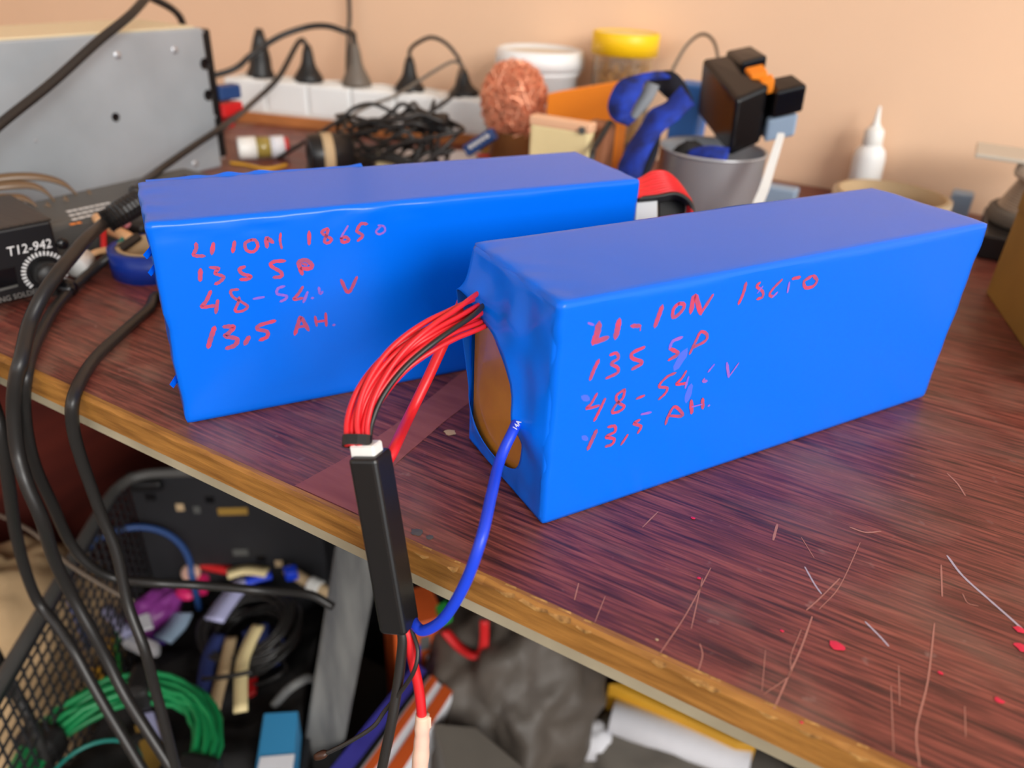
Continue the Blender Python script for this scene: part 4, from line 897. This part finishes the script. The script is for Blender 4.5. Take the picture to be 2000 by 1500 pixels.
# ribbed cable relief and cables leaving to the left
rl0 = [Z(275, 392, 0.050), Z(235, 416, 0.047), Z(206, 434, 0.043)]
iron = thing('iron_cable', 'thick black cable with ribbed sleeve hanging over the bench edge', 'cable', Z(206, 434, 0.0))
rp_ = spline(rl0, 12)
link('ribbed_sleeve', tube(rp_, [0.0066+0.0011*(k % 2) for k in range(len(rp_))], 12, raw=True), M['black_rubber'], iron)
link('cord', tube([rl0[-1], Z(171, 464, 0.045), Z(143, 497, 0.043), Z(114, 532, 0.040), Z(84, 576, 0.033), Z(58, 632, 0.022), Y(42, 700, -0.004), Y(32, 740, -0.009), Y(27, 800, -0.012), Y(34, 880, -0.016), Y(52, 945, -0.02), Y(82, 1015, -0.02), Y(105, 1090, -0.015), Y(138, 1158, -0.01), Y(180, 1234, -0.01), Y(210, 1290, -0.01), Y(240, 1350, -0.012), Y(280, 1415, -0.014), Y(345, 1515, -0.016)], 0.0036, 10), M['black_cable'], iron, True)
GC = 'black cables hanging over the bench edge'
cable('black cable lying close behind the thick ribbed one, over the edge', [Z(270, 462, 0.020), Z(232, 488, 0.016), Z(190, 520, 0.008), Z(150, 556, 0.004), Z(110, 598, 0.004), Z(85, 640, 0.004), Z(62, 690, 0.004), Y(52, 735, -0.004), Y(48, 790, -0.006), Y(55, 855, -0.006), Y(72, 918, -0.004), Y(102, 984, 0.0), Y(134, 1054, 0.005), Y(173, 1102, 0.01), Y(228, 1130, 0.02), Y(300, 1138, 0.03), Y(390, 1143, 0.05), Y(500, 1152, 0.07), Y(600, 1160, 0.10), Y(650, 1185, 0.11)], 0.0031)
cable('black cable emerging behind the far pack and hanging straight down', [V((-0.215, 0.075, 0.0032)), Z(318, 580, 0.003), Z(290, 604, 0.003), Z(240, 648, 0.003), Z(190, 695, 0.003), Z(158, 742, 0.003), Y(142, 785, -0.0045), Y(142, 830, -0.006), Y(152, 875, -0.005), Y(173, 938, -0.002), Y(199, 1008, 0.0), Y(228, 1080, 0.0), Y(250, 1180, -0.005), Y(283, 1270, -0.01), Y(302, 1342, -0.01), Y(322, 1415, -0.012), Y(346, 1515, -0.015)], 0.0031)
cable('black cable hanging at the far end of the bench front', [Z(-40, 700, 0.004), Y(-20, 770, -0.004), Y(-4, 820, -0.010), Y(8, 880, -0.012), Y(17, 946, -0.012), Y(29, 1030, -0.010), Y(48, 1109, -0.008), Y(74, 1174, -0.006), Y(112, 1222, -0.006), Y(144, 1270, -0.008), Y(173, 1323, -0.010), Y(204, 1378, -0.012), Y(240, 1438, -0.014), Y(284, 1512, -0.016)], 0.0036)
cable('thick black cable crossing the mesh basket', [Y(-30, 1240, -0.02), Y(0, 1296, -0.02), Y(31, 1354, -0.02), Y(60, 1409, -0.022), Y(92, 1485, -0.025), Y(110, 1530, -0.025)], 0.0044)
cable('thin grey cable curving past the beige bag', [Y(-20, 998, 0.06), Y(30, 1020, 0.05), Y(72, 1045, 0.04), Y(110, 1080, 0.035), Y(150, 1112, 0.03), Y(216, 1152, 0.03), Y(260, 1175, 0.03)], 0.0018, 'grey_cable')
# loose connector cluster in front of the adapter
wcap = thing('wire_pigtail', 'white capped pigtail with peach insulator, red and teal wires', 'wire', Z(165, 528))
wp = Z(157, 512, 0.010)
cd = (Z(178, 494, 0.012)-Z(142, 530, 0.010)).normalized(); Rw = frame(cd, V((0, 0, 1)))
link('cap', lathe([(0, -0.009), (0.0065, -0.009), (0.0075, -0.007), (0.0066, 0.007), (0.004, 0.008), (0, 0.008)], wp, Rw, 20), M['white_plastic'], wcap, True)
link('insulator', tube([wp+cd*0.006, Z(190, 492, 0.013), Z(212, 488, 0.015)], 0.0022, 8), M['brass'], wcap, True)
link('insulator', tube([Z(212, 448, 0.020), Z(238, 458, 0.020), Z(256, 468, 0.018)], 0.0042, 10), M['brass'], wcap, True)
link('insulator', tube([Z(190, 426, 0.0305), Z(196, 434, 0.0305)], 0.0036, 10), M['brass'], wcap, True)
link('red_wire', tube([Z(202, 446, 0.022), Z(202, 465, 0.018), Z(203, 486, 0.014)], 0.0021, 8), M['red_wire'], wcap, True)
link('teal_wire', tube([Z(244, 462, 0.020), Z(232, 476, 0.017), Z(215, 486, 0.014)], 0.0016, 8), M['teal'], wcap, True)
link('pink_tip', tube([Z(245, 442, 0.024), Z(250, 436, 0.025)], 0.0022, 8), mat('pink_tip', (220, 140, 150), 0.5), wcap, True)
link('dark_stub', tube([Z(236, 448, 0.018), Z(262, 444, 0.020), Z(285, 448, 0.020)], 0.0050, 10), M['black_rubber'], wcap, True)
# blue tape roll
bc = Z(305, 528, 0.0); bc = V((bc.x, bc.y, 0)); br = 0.027
bt = thing('blue_tape_roll', 'roll of blue tape with tan core beside the far battery pack', 'tape', bc)
link('tape', lathe([(br*0.80, 0), (br, 0), (br, 0.018), (br*0.80, 0.018), (br*0.80, 0)], bc, None, 44), M['dark_blue'], bt, True)
link('core', lathe([(br*0.70, 0), (br*0.80, 0), (br*0.80, 0.0185), (br*0.70, 0.0185), (br*0.70, 0)], bc, None, 44), M['tan'], bt, True)
# loops of tan ribbon cable behind the station
for k, (pts_, lab) in enumerate((([(-30, 352, -0.470), (30, 345, -0.462), (85, 347, -0.455), (130, 362, -0.450), (165, 395, -0.446)], 'flat brown ribbon lead arching highest over the power brick'),
                                 ([(-30, 368, -0.462), (20, 362, -0.456), (60, 362, -0.452), (90, 375, -0.448), (118, 403, -0.444)], 'flat brown ribbon lead, middle of the three arching over the power brick'),
                                 ([(-30, 388, -0.455), (20, 386, -0.450), (48, 388, -0.447), (68, 400, -0.444), (84, 418, -0.440)], 'flat brown ribbon lead arching lowest, just behind the station'))):
    P = [X(a, b, x) for a, b, x in pts_]; e = P[-1].copy(); P.append(V((e.x+0.004, e.y+0.004, 0.031)))
    ob_ = link('ribbon_lead', strip([(p+V((0, 0, 0.0022))-V((0.002, 0, 0)), p-V((0, 0, 0.0022))+V((0.002, 0, 0))) for p in P], 0.0012, 6), mat('tan_ribbon%d' % k, (112, 90, 68), 0.28), None, True); tag(ob_, lab, 'lead')

# ------------------------------------------------------------------ under the bench: crate with cables and odds and ends
cb_ = V((math.cos(math.radians(35)), math.sin(math.radians(35)), 0)); cl_ = V((cb_.y, -cb_.x, 0))
C0 = V((-0.522, 0.168, 0)); CWd, CDp, CRim = 0.186, 0.290, -0.27
crate = thing('plastic_crate', 'large black plastic crate with lattice side under the bench, full of odds and ends', 'crate', C0+cb_*CWd/2+cl_*CDp/2+V((0, 0, FZ)))
def cp(a, b, z): return C0+cb_*a+cl_*b+V((0, 0, z))
RC = frame(V((0, 0, 1)), cb_); CHt = CRim-FZ
link('wall', rbox(cp(CWd/2, -0.003, (CRim+FZ)/2), (CWd, 0.006, CHt), 0.001, 1, RC), M['crate'], crate)
link('wall', rbox(cp(CWd+0.003, CDp/2, (-0.43+FZ)/2), (0.006, CDp, -0.43-FZ), 0.001, 1, RC), M['crate'], crate)
link('wall', rbox(cp(CWd/2, CDp+0.003, FZ+0.07), (CWd, 0.006, 0.14), 0.001, 1, RC), M['crate'], crate)
link('bottom', rbox(cp(CWd/2, CDp/2, FZ+0.004), (CWd, CDp, 0.008), 0, 1, RC), M['crate'], crate)
bars = []
nb = 25
for k in range(nb+1):
    b = CDp*k/nb; bars.append(tube_data([cp(-0.003, b, CRim-0.006), cp(-0.003, b, FZ+0.008)], 0.0012, 4))
for k in range(22):
    z = CRim-0.020-0.012*k; bars.append(tube_data([cp(-0.003, 0, z), cp(-0.003, CDp, z)], 0.0012, 4))
tag(link('lattice', merge(bars), M['crate'], crate), 'fine lattice of the crate side', None, None, 'stuff')
rimm = mat('worn_grey_rim', (76, 74, 72), 0.5, var=0.2, vscale=15)
rim_pts = [cp(-0.003, CDp, CRim), cp(-0.003, CDp*0.6, CRim), cp(-0.003, 0.05, CRim), cp(0.002, 0.016, CRim), cp(0.016, 0.001, CRim), cp(0.05, -0.003, CRim), cp(CWd*0.6, -0.003, CRim), cp(CWd, -0.003, CRim)]
link('rim', tube(rim_pts, 0.0052, 10), rimm, crate, True)
link('side_band', rbox(cp(-0.003, CDp/2, CRim-0.007), (0.006, CDp, 0.008), 0.001, 1, RC), M['crate'], crate)
link('bracket', rbox(cp(0.020, 0.004, CRim-0.010), (0.030, 0.010, 0.012), 0.003, 2, RC), M['black_plastic'], crate)
for (a, b, w, m) in ((294, 970, 0.010, 'black_gloss'), (352, 990, 0.008, 'tan'), (385, 995, 0.007, 'dark_grey'), (455, 998, 0.030, 'kraft'), (410, 975, 0.009, 'black_gloss'), (470, 1078, 0.016, 'dark_grey'), (510, 1090, 0.010, 'black_gloss'), (545, 1100, 0.008, 'tan')):
    q = RP(a, b, cp(0, 0, 0), cl_); link('slot', rbox(q+cl_*0.0008, (w, 0.0012, 0.009), 0.0004, 1, RC), M[m], crate)
# dark cloth bundle filling the crate
vs, fs = [], []; n = 40
for i in range(n+1):
    for j in range(n+1):
        a, b = 0.004+(CWd-0.008)*i/n, 0.004+(CDp-0.008)*j/n
        vs.append(cp(a, b, -0.462+0.078*(b/CDp)+0.018*noise.fractal(V((a*16, b*16, 1.5)), 1, 2, 3)))
m_ = (n+1)**2
for i in range(n+1):
    for j in range(n+1):
        a, b = 0.004+(CWd-0.008)*i/n, 0.004+(CDp-0.008)*j/n; vs.append(cp(a, b, FZ+0.009))
for i in range(n):
    for j in range(n):
        q = i*(n+1)+j; fs.append((q, q+1, q+n+2, q+n+1)); fs.append((m_+q, m_+q+n+1, m_+q+n+2, m_+q+1))
for i in range(n):
    for (q, w) in ((i, i+1), ((n)*(n+1)+i+1, n*(n+1)+i), ((i+1)*(n+1), i*(n+1)), (i*(n+1)+n, (i+1)*(n+1)+n)): fs.append((q, w, w+m_, q+m_))
tag(link('dark_cloth', closed(vs, fs), M['liner'], None, True), 'dark crumpled cloth bundled in the bottom of the crate', 'cloth')
# beige bag outside the lattice
tag(link('canvas_bag', blob(V((-0.600, 0.030, -0.462)), 0.105, 0.135, 0.136, 0.16, 2.2, 5, 5.0), M['beige_cloth'], None, True), 'slumped beige canvas bag beside the lattice of the crate', 'bag')
tag(link('added_black_box', rbox((-0.345, 0.40, (FZ-0.24)/2), (0.20, 0.15, -0.24-FZ), 0.004, 2), M['crate']), 'added black box darkening the gap behind the crate and the plank', 'box')  # added filler, keeps the gap beside the crate dark
# blue hoop in the crate corner
hc = D(258, 1132, 0.745); hn = (CAM-hc).normalized(); hn = (hn+V((0, 0, 0.25))).normalized()
hx = hn.cross(V((0, 0, 1))).normalized(); hy = hx.cross(hn)
P = [hc+hx*(0.054*math.cos(a))+hy*(0.052*math.sin(a)) for a in [math.pi*(-0.08+1.16*k/40) for k in range(41)]]
P = [P[0]-V((0, 0, 0.05))] + P + [P[-1]-V((0, 0, 0.05))]
tag(link('blue_hoop', tube(P, 0.0034, 8, raw=True), M['blue_plastic'], None, True), 'blue plastic hoop handle standing in the crate corner', 'hoop')
# green wire coil
gz = -0.372; gc = Z(232, 1480, gz)
gco = thing('green_wire_coil', 'large coil of green wire tied with black tape', 'wire coil', gc-V((0, 0, 0.02)))
rnd = random.Random(5); pts = []; turns = 15
for k in range(turns*36):
    a = 2*math.pi*k/36; t = k/(turns*36)
    rr = 0.058+0.020*((t*turns) % 5)/5+0.0015*rnd.uniform(-1, 1)+0.0025*math.sin(a*2+t*9)
    pts.append(gc+V((rr*math.cos(a), rr*math.sin(a), -0.008+0.020*(int(t*turns) // 5)/3+0.0015*math.sin(a*3+k*0.1))))
link('wire', tube(pts, 0.0027, 7, raw=True), M['green_wire'], gco, True)
for adeg in (128, 200, 20):
    a = math.radians(adeg); d = V((math.cos(a), math.sin(a), 0)); t_ = V((-d.y, d.x, 0))
    link('tape_band', rbox(gc+d*0.068+V((0, 0, -0.001)), (0.034, 0.022, 0.028), 0.006, 2, frame(V((0, 0, 1)), d)), M['black_rubber'], gco)
P = [Z(185, 1530, gz)+V((0.034*math.cos(a), 0.034*math.sin(a), 0.004)) for a in [2*math.pi*k/30 for k in range(31)]]
tag(link('wire_loop', tube(P, 0.0018, 6, raw=True), M['teal'], None, True), 'single thin teal wire loop inside the green coil', 'wire')
def slab(name, px, z, th, m, label, cat, r=0.001):
    return tag(link(name, prism([Z(a, b, z) for a, b in px], V((0, 0, -th)), r, 1), M[m]), label, cat)
def band(name, px, z, w, th, m, label, cat):
    rows = []
    for i, (a, b, *zz) in enumerate(px):
        p = Z(a, b, zz[0] if zz else z); a2, b2 = px[min(i+1, len(px)-1)][:2]; a1, b1 = px[max(i-1, 0)][:2]
        d = Z(a2, b2, p.z)-Z(a1, b1, p.z); s = V((-d.y, d.x, 0)).normalized()*w/2; rows.append((p+s, p-s))
    return tag(link(name, strip(rows, th, 6), M[m], None, True), label, cat)
slab('card_scrap', [(262, 1415), (320, 1402), (345, 1490), (285, 1510)], -0.405, 0.010, 'kraft', 'brown card scrap inside the green coil', 'card')
slab('white_scrap', [(268, 1395), (300, 1388), (318, 1450), (298, 1460)], -0.398, 0.004, 'lilac', 'pale lilac strip across the brown card scrap', 'strip')
slab('yellow_tag', [(172, 1305), (195, 1300), (208, 1335), (190, 1345)], -0.430, 0.008, 'ochre', 'yellow tag behind the green coil', 'tag')
slab('yellow_tag', [(206, 1240), (222, 1242), (226, 1290), (212, 1285)], -0.425, 0.008, 'ochre', 'yellow tag beside the white packet', 'tag')
slab('green_strip', [(222, 1225), (234, 1228), (234, 1308), (226, 1310)], -0.420, 0.008, 'green', 'narrow green strip beside the white packet', 'strip')
slab('white_packet', [(228, 1226), (262, 1232), (312, 1252), (308, 1272), (272, 1268), (238, 1252)], -0.412, 0.012, 'white_paper', 'crumpled white packet above the green coil', 'packet', 0.003)
band('lilac_stick', [(205, 1188), (225, 1212), (252, 1240)], -0.405, 0.010, 0.006, 'lilac', 'pale lilac plastic stick leaning on the white packet', 'stick')
tag(link('purple_pouch', blob(Z(302, 1192, -0.420), 0.020, 0.034, 0.020, 0.25, 2.5, 4, 8.0), M['purple'], None, True), 'shiny purple pouch in the crate', 'pouch')
slab('violet_card', [(282, 1218), (325, 1215), (322, 1252), (288, 1255)], -0.432, 0.006, 'violet', 'dark violet card below the purple pouch', 'card')
slab('printed_label', [(262, 1205), (290, 1195), (300, 1225), (272, 1232)], -0.405, 0.003, 'white_paper', 'small white label stuck on the purple pouch', 'label')
band('pale_strap', [(358, 1198), (345, 1222), (318, 1250)], -0.420, 0.020, 0.004, 'light_blue', 'pale blue plastic strip beside the violet card', 'strip')
slab('pink_clip', [(378, 1120), (408, 1115), (402, 1148), (375, 1150)], -0.405, 0.014, 'pink', 'pink plastic clip below the red strip', 'clip', 0.003)
tag(link('pink_button', blob(Z(362, 1158, -0.405), 0.012, 0.008, 0.007, 0.05, 2, 3), M['pink'], None, True), 'small round pink button near the purple pouch', 'button')
band('red_strip', [(388, 1098), (410, 1106), (448, 1114)], -0.395, 0.010, 0.005, 'red', 'red plastic strip against the crate wall', 'strip')
tag(link('white_ball', blob(Z(373, 1118, -0.400), 0.010, 0.010, 0.010, 0.04, 2, 3), M['masking'], None, True), 'pinkish white ball beside the pink clip', 'ball')
band('white_strap', [(444, 1122), (480, 1113), (522, 1118)], -0.390, 0.013, 0.003, 'cream', 'cream strap lying along the crate wall', 'strap')
band('lilac_strap', [(482, 1132), (462, 1152), (440, 1180), (418, 1212)], -0.400, 0.020, 0.003, 'lilac', 'lilac strap running down to the black wire bundle', 'strap')
band('blue_strap', [(480, 1135), (505, 1128), (530, 1122)], -0.395, 0.012, 0.004, 'blue_wire', 'bright blue strap end by the cream strap', 'strap')
slab('blue_clip', [(552, 1105), (578, 1100), (582, 1118), (558, 1122)], -0.375, 0.012, 'blue_wire', 'bright blue clip on the grey tube', 'clip', 0.002)
tb_ = thing('grey_tube', 'pale grey bent tube with white collar at the crate wall', 'tube', Z(600, 1140, -0.40))
link('pipe', tube([Z(560, 1112, -0.385), Z(600, 1136, -0.39), Z(630, 1152, -0.392), Z(652, 1168, -0.40)], 0.0062, 10), M['tan'], tb_, True)
link('collar', tube([Z(606, 1140, -0.39), Z(626, 1150, -0.391)], 0.0085, 12), M['white_plastic'], tb_, True)
# black wire bundle
bc_ = Z(492, 1235, -0.415); pts = []; rnd = random.Random(9)
for k in range(16*30):
    a = 2*math.pi*k/30; t = k/(16*30); rr = 0.030+0.020*((t*16) % 6)/6+0.001*rnd.uniform(-1, 1)
    pts.append(bc_+V((1.15*rr*math.cos(a), rr*math.sin(a)*0.95, 0.014*math.sin(a+0.8)+0.016*math.sin(t*40))))
tag(link('wire_bundle', tube(pts, 0.0023, 6, raw=True), M['black_cable'], None, True), 'thick bundle of black wire loops in the crate', 'wire coil')
tag(link('navy_cloth', blob(Z(512, 1262, -0.420), 0.024, 0.020, 0.020, 0.3, 3, 4, 3.0), M['denim'], None, True), 'navy blue cloth tucked inside the black wire bundle', 'cloth')
band('white_tie', [(452, 1245), (440, 1300), (428, 1345), (418, 1385)], -0.405, 0.011, 0.003, 'tan', 'pale flat tie hanging from the black wire bundle', 'tie')
band('white_tie', [(505, 1222), (485, 1262), (472, 1305), (470, 1390)], -0.398, 0.012, 0.003, 'cream', 'pale curved flat tie through the navy cloth', 'tie')
band('blue_tie', [(430, 1240), (412, 1275), (402, 1320), (398, 1370)], -0.410, 0.014, 0.003, 'denim', 'blue flat tie beside the pale tie', 'tie')
slab('red_tab', [(482, 1318), (502, 1312), (500, 1350), (484, 1358)], -0.43, 0.006, 'red', 'red tab under the black wire bundle', 'tab')
tag(link('thin_rod', tube([Z(395, 1326, -0.395), Z(440, 1322, -0.39), Z(492, 1312, -0.385)], 0.0022, 6), M['black_cable'], None, True), 'thin black rod across the flat ties', 'rod')
tag(link('grey_arc', tube([Z(535, 1378, -0.40), Z(565, 1345, -0.385), Z(600, 1325, -0.38), Z(622, 1330, -0.385)], 0.0042, 8), M['grey_wood'], None, True), 'grey bent plastic pipe near the leaning plank', 'pipe')
cx_ = thing('blue_carton', 'sky blue and white printed carton at the foot of the plank', 'carton', Z(545, 1460, -0.425))
link('carton', prism([Z(515, 1392, -0.39), Z(582, 1388, -0.39), Z(572, 1505, -0.39), Z(495, 1520, -0.39)], V((0, 0, -0.035)), 0.001, 1), M['skyblue'], cx_)
link('panel', prism([Z(508, 1478, -0.3890), Z(575, 1472, -0.3890), Z(571, 1502, -0.3890), Z(500, 1515, -0.3890)], V((0, 0, -0.003)), 0.0003, 1), M['white_paper'], cx_)
# leaning plank
pT, pB_ = Z(702, 1062, -0.21), Z(600, 1640, FZ+0.004); pd_ = (pB_-pT); pc = (pT+pB_)/2; vw = (CAM-pc).normalized()
fz_ = (vw-pd_.normalized()*vw.dot(pd_.normalized())).normalized()
Rpl = frame(pd_, pd_.cross(fz_))
tag(link('grey_plank', rbox(pc, (0.036, 0.014, pd_.length), 0.002, 1, Rpl), M['grey_wood']), 'weathered grey plank leaning under the bench', 'plank')

# right of the plank, on the floor
pcn = thing('printed_carton', 'long carton printed with orange, white and blue bands lying aslant', 'carton', Z(745, 1430, FZ))
zt_ = -0.43
qa, qb, qc, qd = Z(612, 1545, zt_), Z(812, 1296, zt_), Z(884, 1352, zt_), Z(742, 1575, zt_)
link('carton', prism([qa, qb, qc, qd], V((0, 0, FZ-zt_)), 0.0015, 1), M['white_paper'], pcn)
for (t0, t1, m) in ((0.0, 0.30, 'blue_print'), (0.30, 0.40, 'black_plastic'), (0.44, 0.60, 'orange_print'), (0.76, 1.0, 'orange_print')):
    link('stripe', prism([qa.lerp(qd, t0), qb.lerp(qc, t0), qb.lerp(qc, t1), qa.lerp(qd, t1)], V((0, 0, 0.0012)), 0, 1), M[m], pcn)
up_c = thing('orange_carton', 'upright orange carton with red and blue print beside the dark plastic sack', 'carton', Z(845, 1330, FZ))
ua, ub = Z(770, 1232, -0.40), Z(868, 1205, -0.40); uv = V((-(ub-ua).y, (ub-ua).x, 0)).normalized()
link('carton', prism([ua, ub, ub+uv*0.05, ua+uv*0.05], V((0, 0, FZ+0.40)), 0.001, 1), M['orange_print'], up_c)
for (s0, s1, z0, z1, m) in ((0.55, 1.0, -0.10, -0.14, 'red'), (0.1, 0.5, -0.03, -0.08, 'blue_print'), (0.62, 0.9, -0.05, -0.08, 'white_paper'), (0.15, 0.45, -0.11, -0.16, 'white_paper'), (0.5, 0.7, -0.02, -0.04, 'dark_grey')):
    p0, p1 = ua.lerp(ub, s0)-uv*0.0008, ua.lerp(ub, s1)-uv*0.0008
    link('printed_panel', prism([p0+V((0, 0, z0)), p1+V((0, 0, z0)), p1+V((0, 0, z1)), p0+V((0, 0, z1))], uv*0.0012, 0, 1), M[m], up_c)
slab('green_bag_clip', [(850, 1182), (872, 1172), (884, 1200), (864, 1210)], -0.36, 0.010, 'green', 'green clip above the orange carton', 'clip')
band('red_strap', [(868, 1232, -0.40), (895, 1262, -0.41), (925, 1280, -0.41), (942, 1272, -0.405), (946, 1245, -0.39), (946, 1212, -0.37)], -0.4, 0.009, 0.004, 'red', 'dark red strap hanging in front of the plastic sack', 'strap')
tag(link('plastic_sack', blob(Z(1010, 1330, -0.490), 0.088, 0.115, 0.108, 0.30, 1.2, 5, 12.0), M['dark_bag'], None, True), 'dark crumpled plastic sack on the floor', 'sack')
tag(link('grey_board', prism([Z(846, 1412, -0.43), Z(930, 1420, -0.43), Z(1060, 1530, -0.43), Z(900, 1600, -0.43)], V((0, 0, -0.165)), 0.001, 1), M['grey_card']), 'grey brown cardboard box in front of the plastic sack', 'box')
slab('blue_pad', [(968, 1452), (1030, 1462), (1042, 1480), (985, 1476)], -0.50, 0.095, 'dark_blue', 'small blue pad behind the grey brown cardboard box', 'pad')
slab('yellow_board', [(1188, 1335), (1440, 1450), (1480, 1455), (1225, 1330)], -0.47, 0.125, 'ochre', 'yellow board standing behind the white roll', 'board')
w0_, w1_ = Z(1195, 1398, -0.50), Z(1462, 1492, -0.50); wd = (w1_-w0_).normalized(); wl3 = (w1_-w0_).length
wr = thing('paper_roll', 'long white paper roll lying before the yellow board', 'roll', (w0_+w1_)/2)
link('roll', lathe([(0, 0), (0.0175, 0), (0.0185, 0.001), (0.0185, wl3-0.001), (0.0175, wl3), (0, wl3)], w0_, frame(wd, V((0, 0, 1))), 28), M['white_paper'], wr, True)
link('core', lathe([(0, -0.0008), (0.006, -0.0008), (0.006, 0.001)], w0_, frame(wd, V((0, 0, 1))), 16), M['grey_card'], wr)
tag(link('grey_sheet', blob(Z(1330, 1520, -0.545), 0.13, 0.085, 0.045, 0.2, 2.5, 4, 4.0), M['grey_cloth'], None, True), 'grey cloth heap below the white paper roll', 'cloth')
tag(link('paper_ball', blob(Z(1165, 1448, -0.520), 0.022, 0.020, 0.020, 0.16, 2.0, 4, 6.0), M['white_paper'], None, True), 'crumpled white paper ball beside the grey cloth', 'paper')
tag(link('paper_ball', blob(Z(1072, 1440, -0.53), 0.011, 0.010, 0.012, 0.3, 3, 3, 7.0), M['white_paper'], None, True), 'tiny white paper scrap next to the blue pad', 'paper')
tag(link('grey_bar', rbox((Z(1125, 1350, -0.45)+Z(1070, 1540, -0.58))/2, (0.026, 0.010, (Z(1125, 1350, -0.45)-Z(1070, 1540, -0.58)).length), 0.002, 1, frame(Z(1070, 1540, -0.58)-Z(1125, 1350, -0.45), V((1, 0, 0)))), M['grey_cloth']), 'grey flat bar leaning on the plastic sack', 'bar')
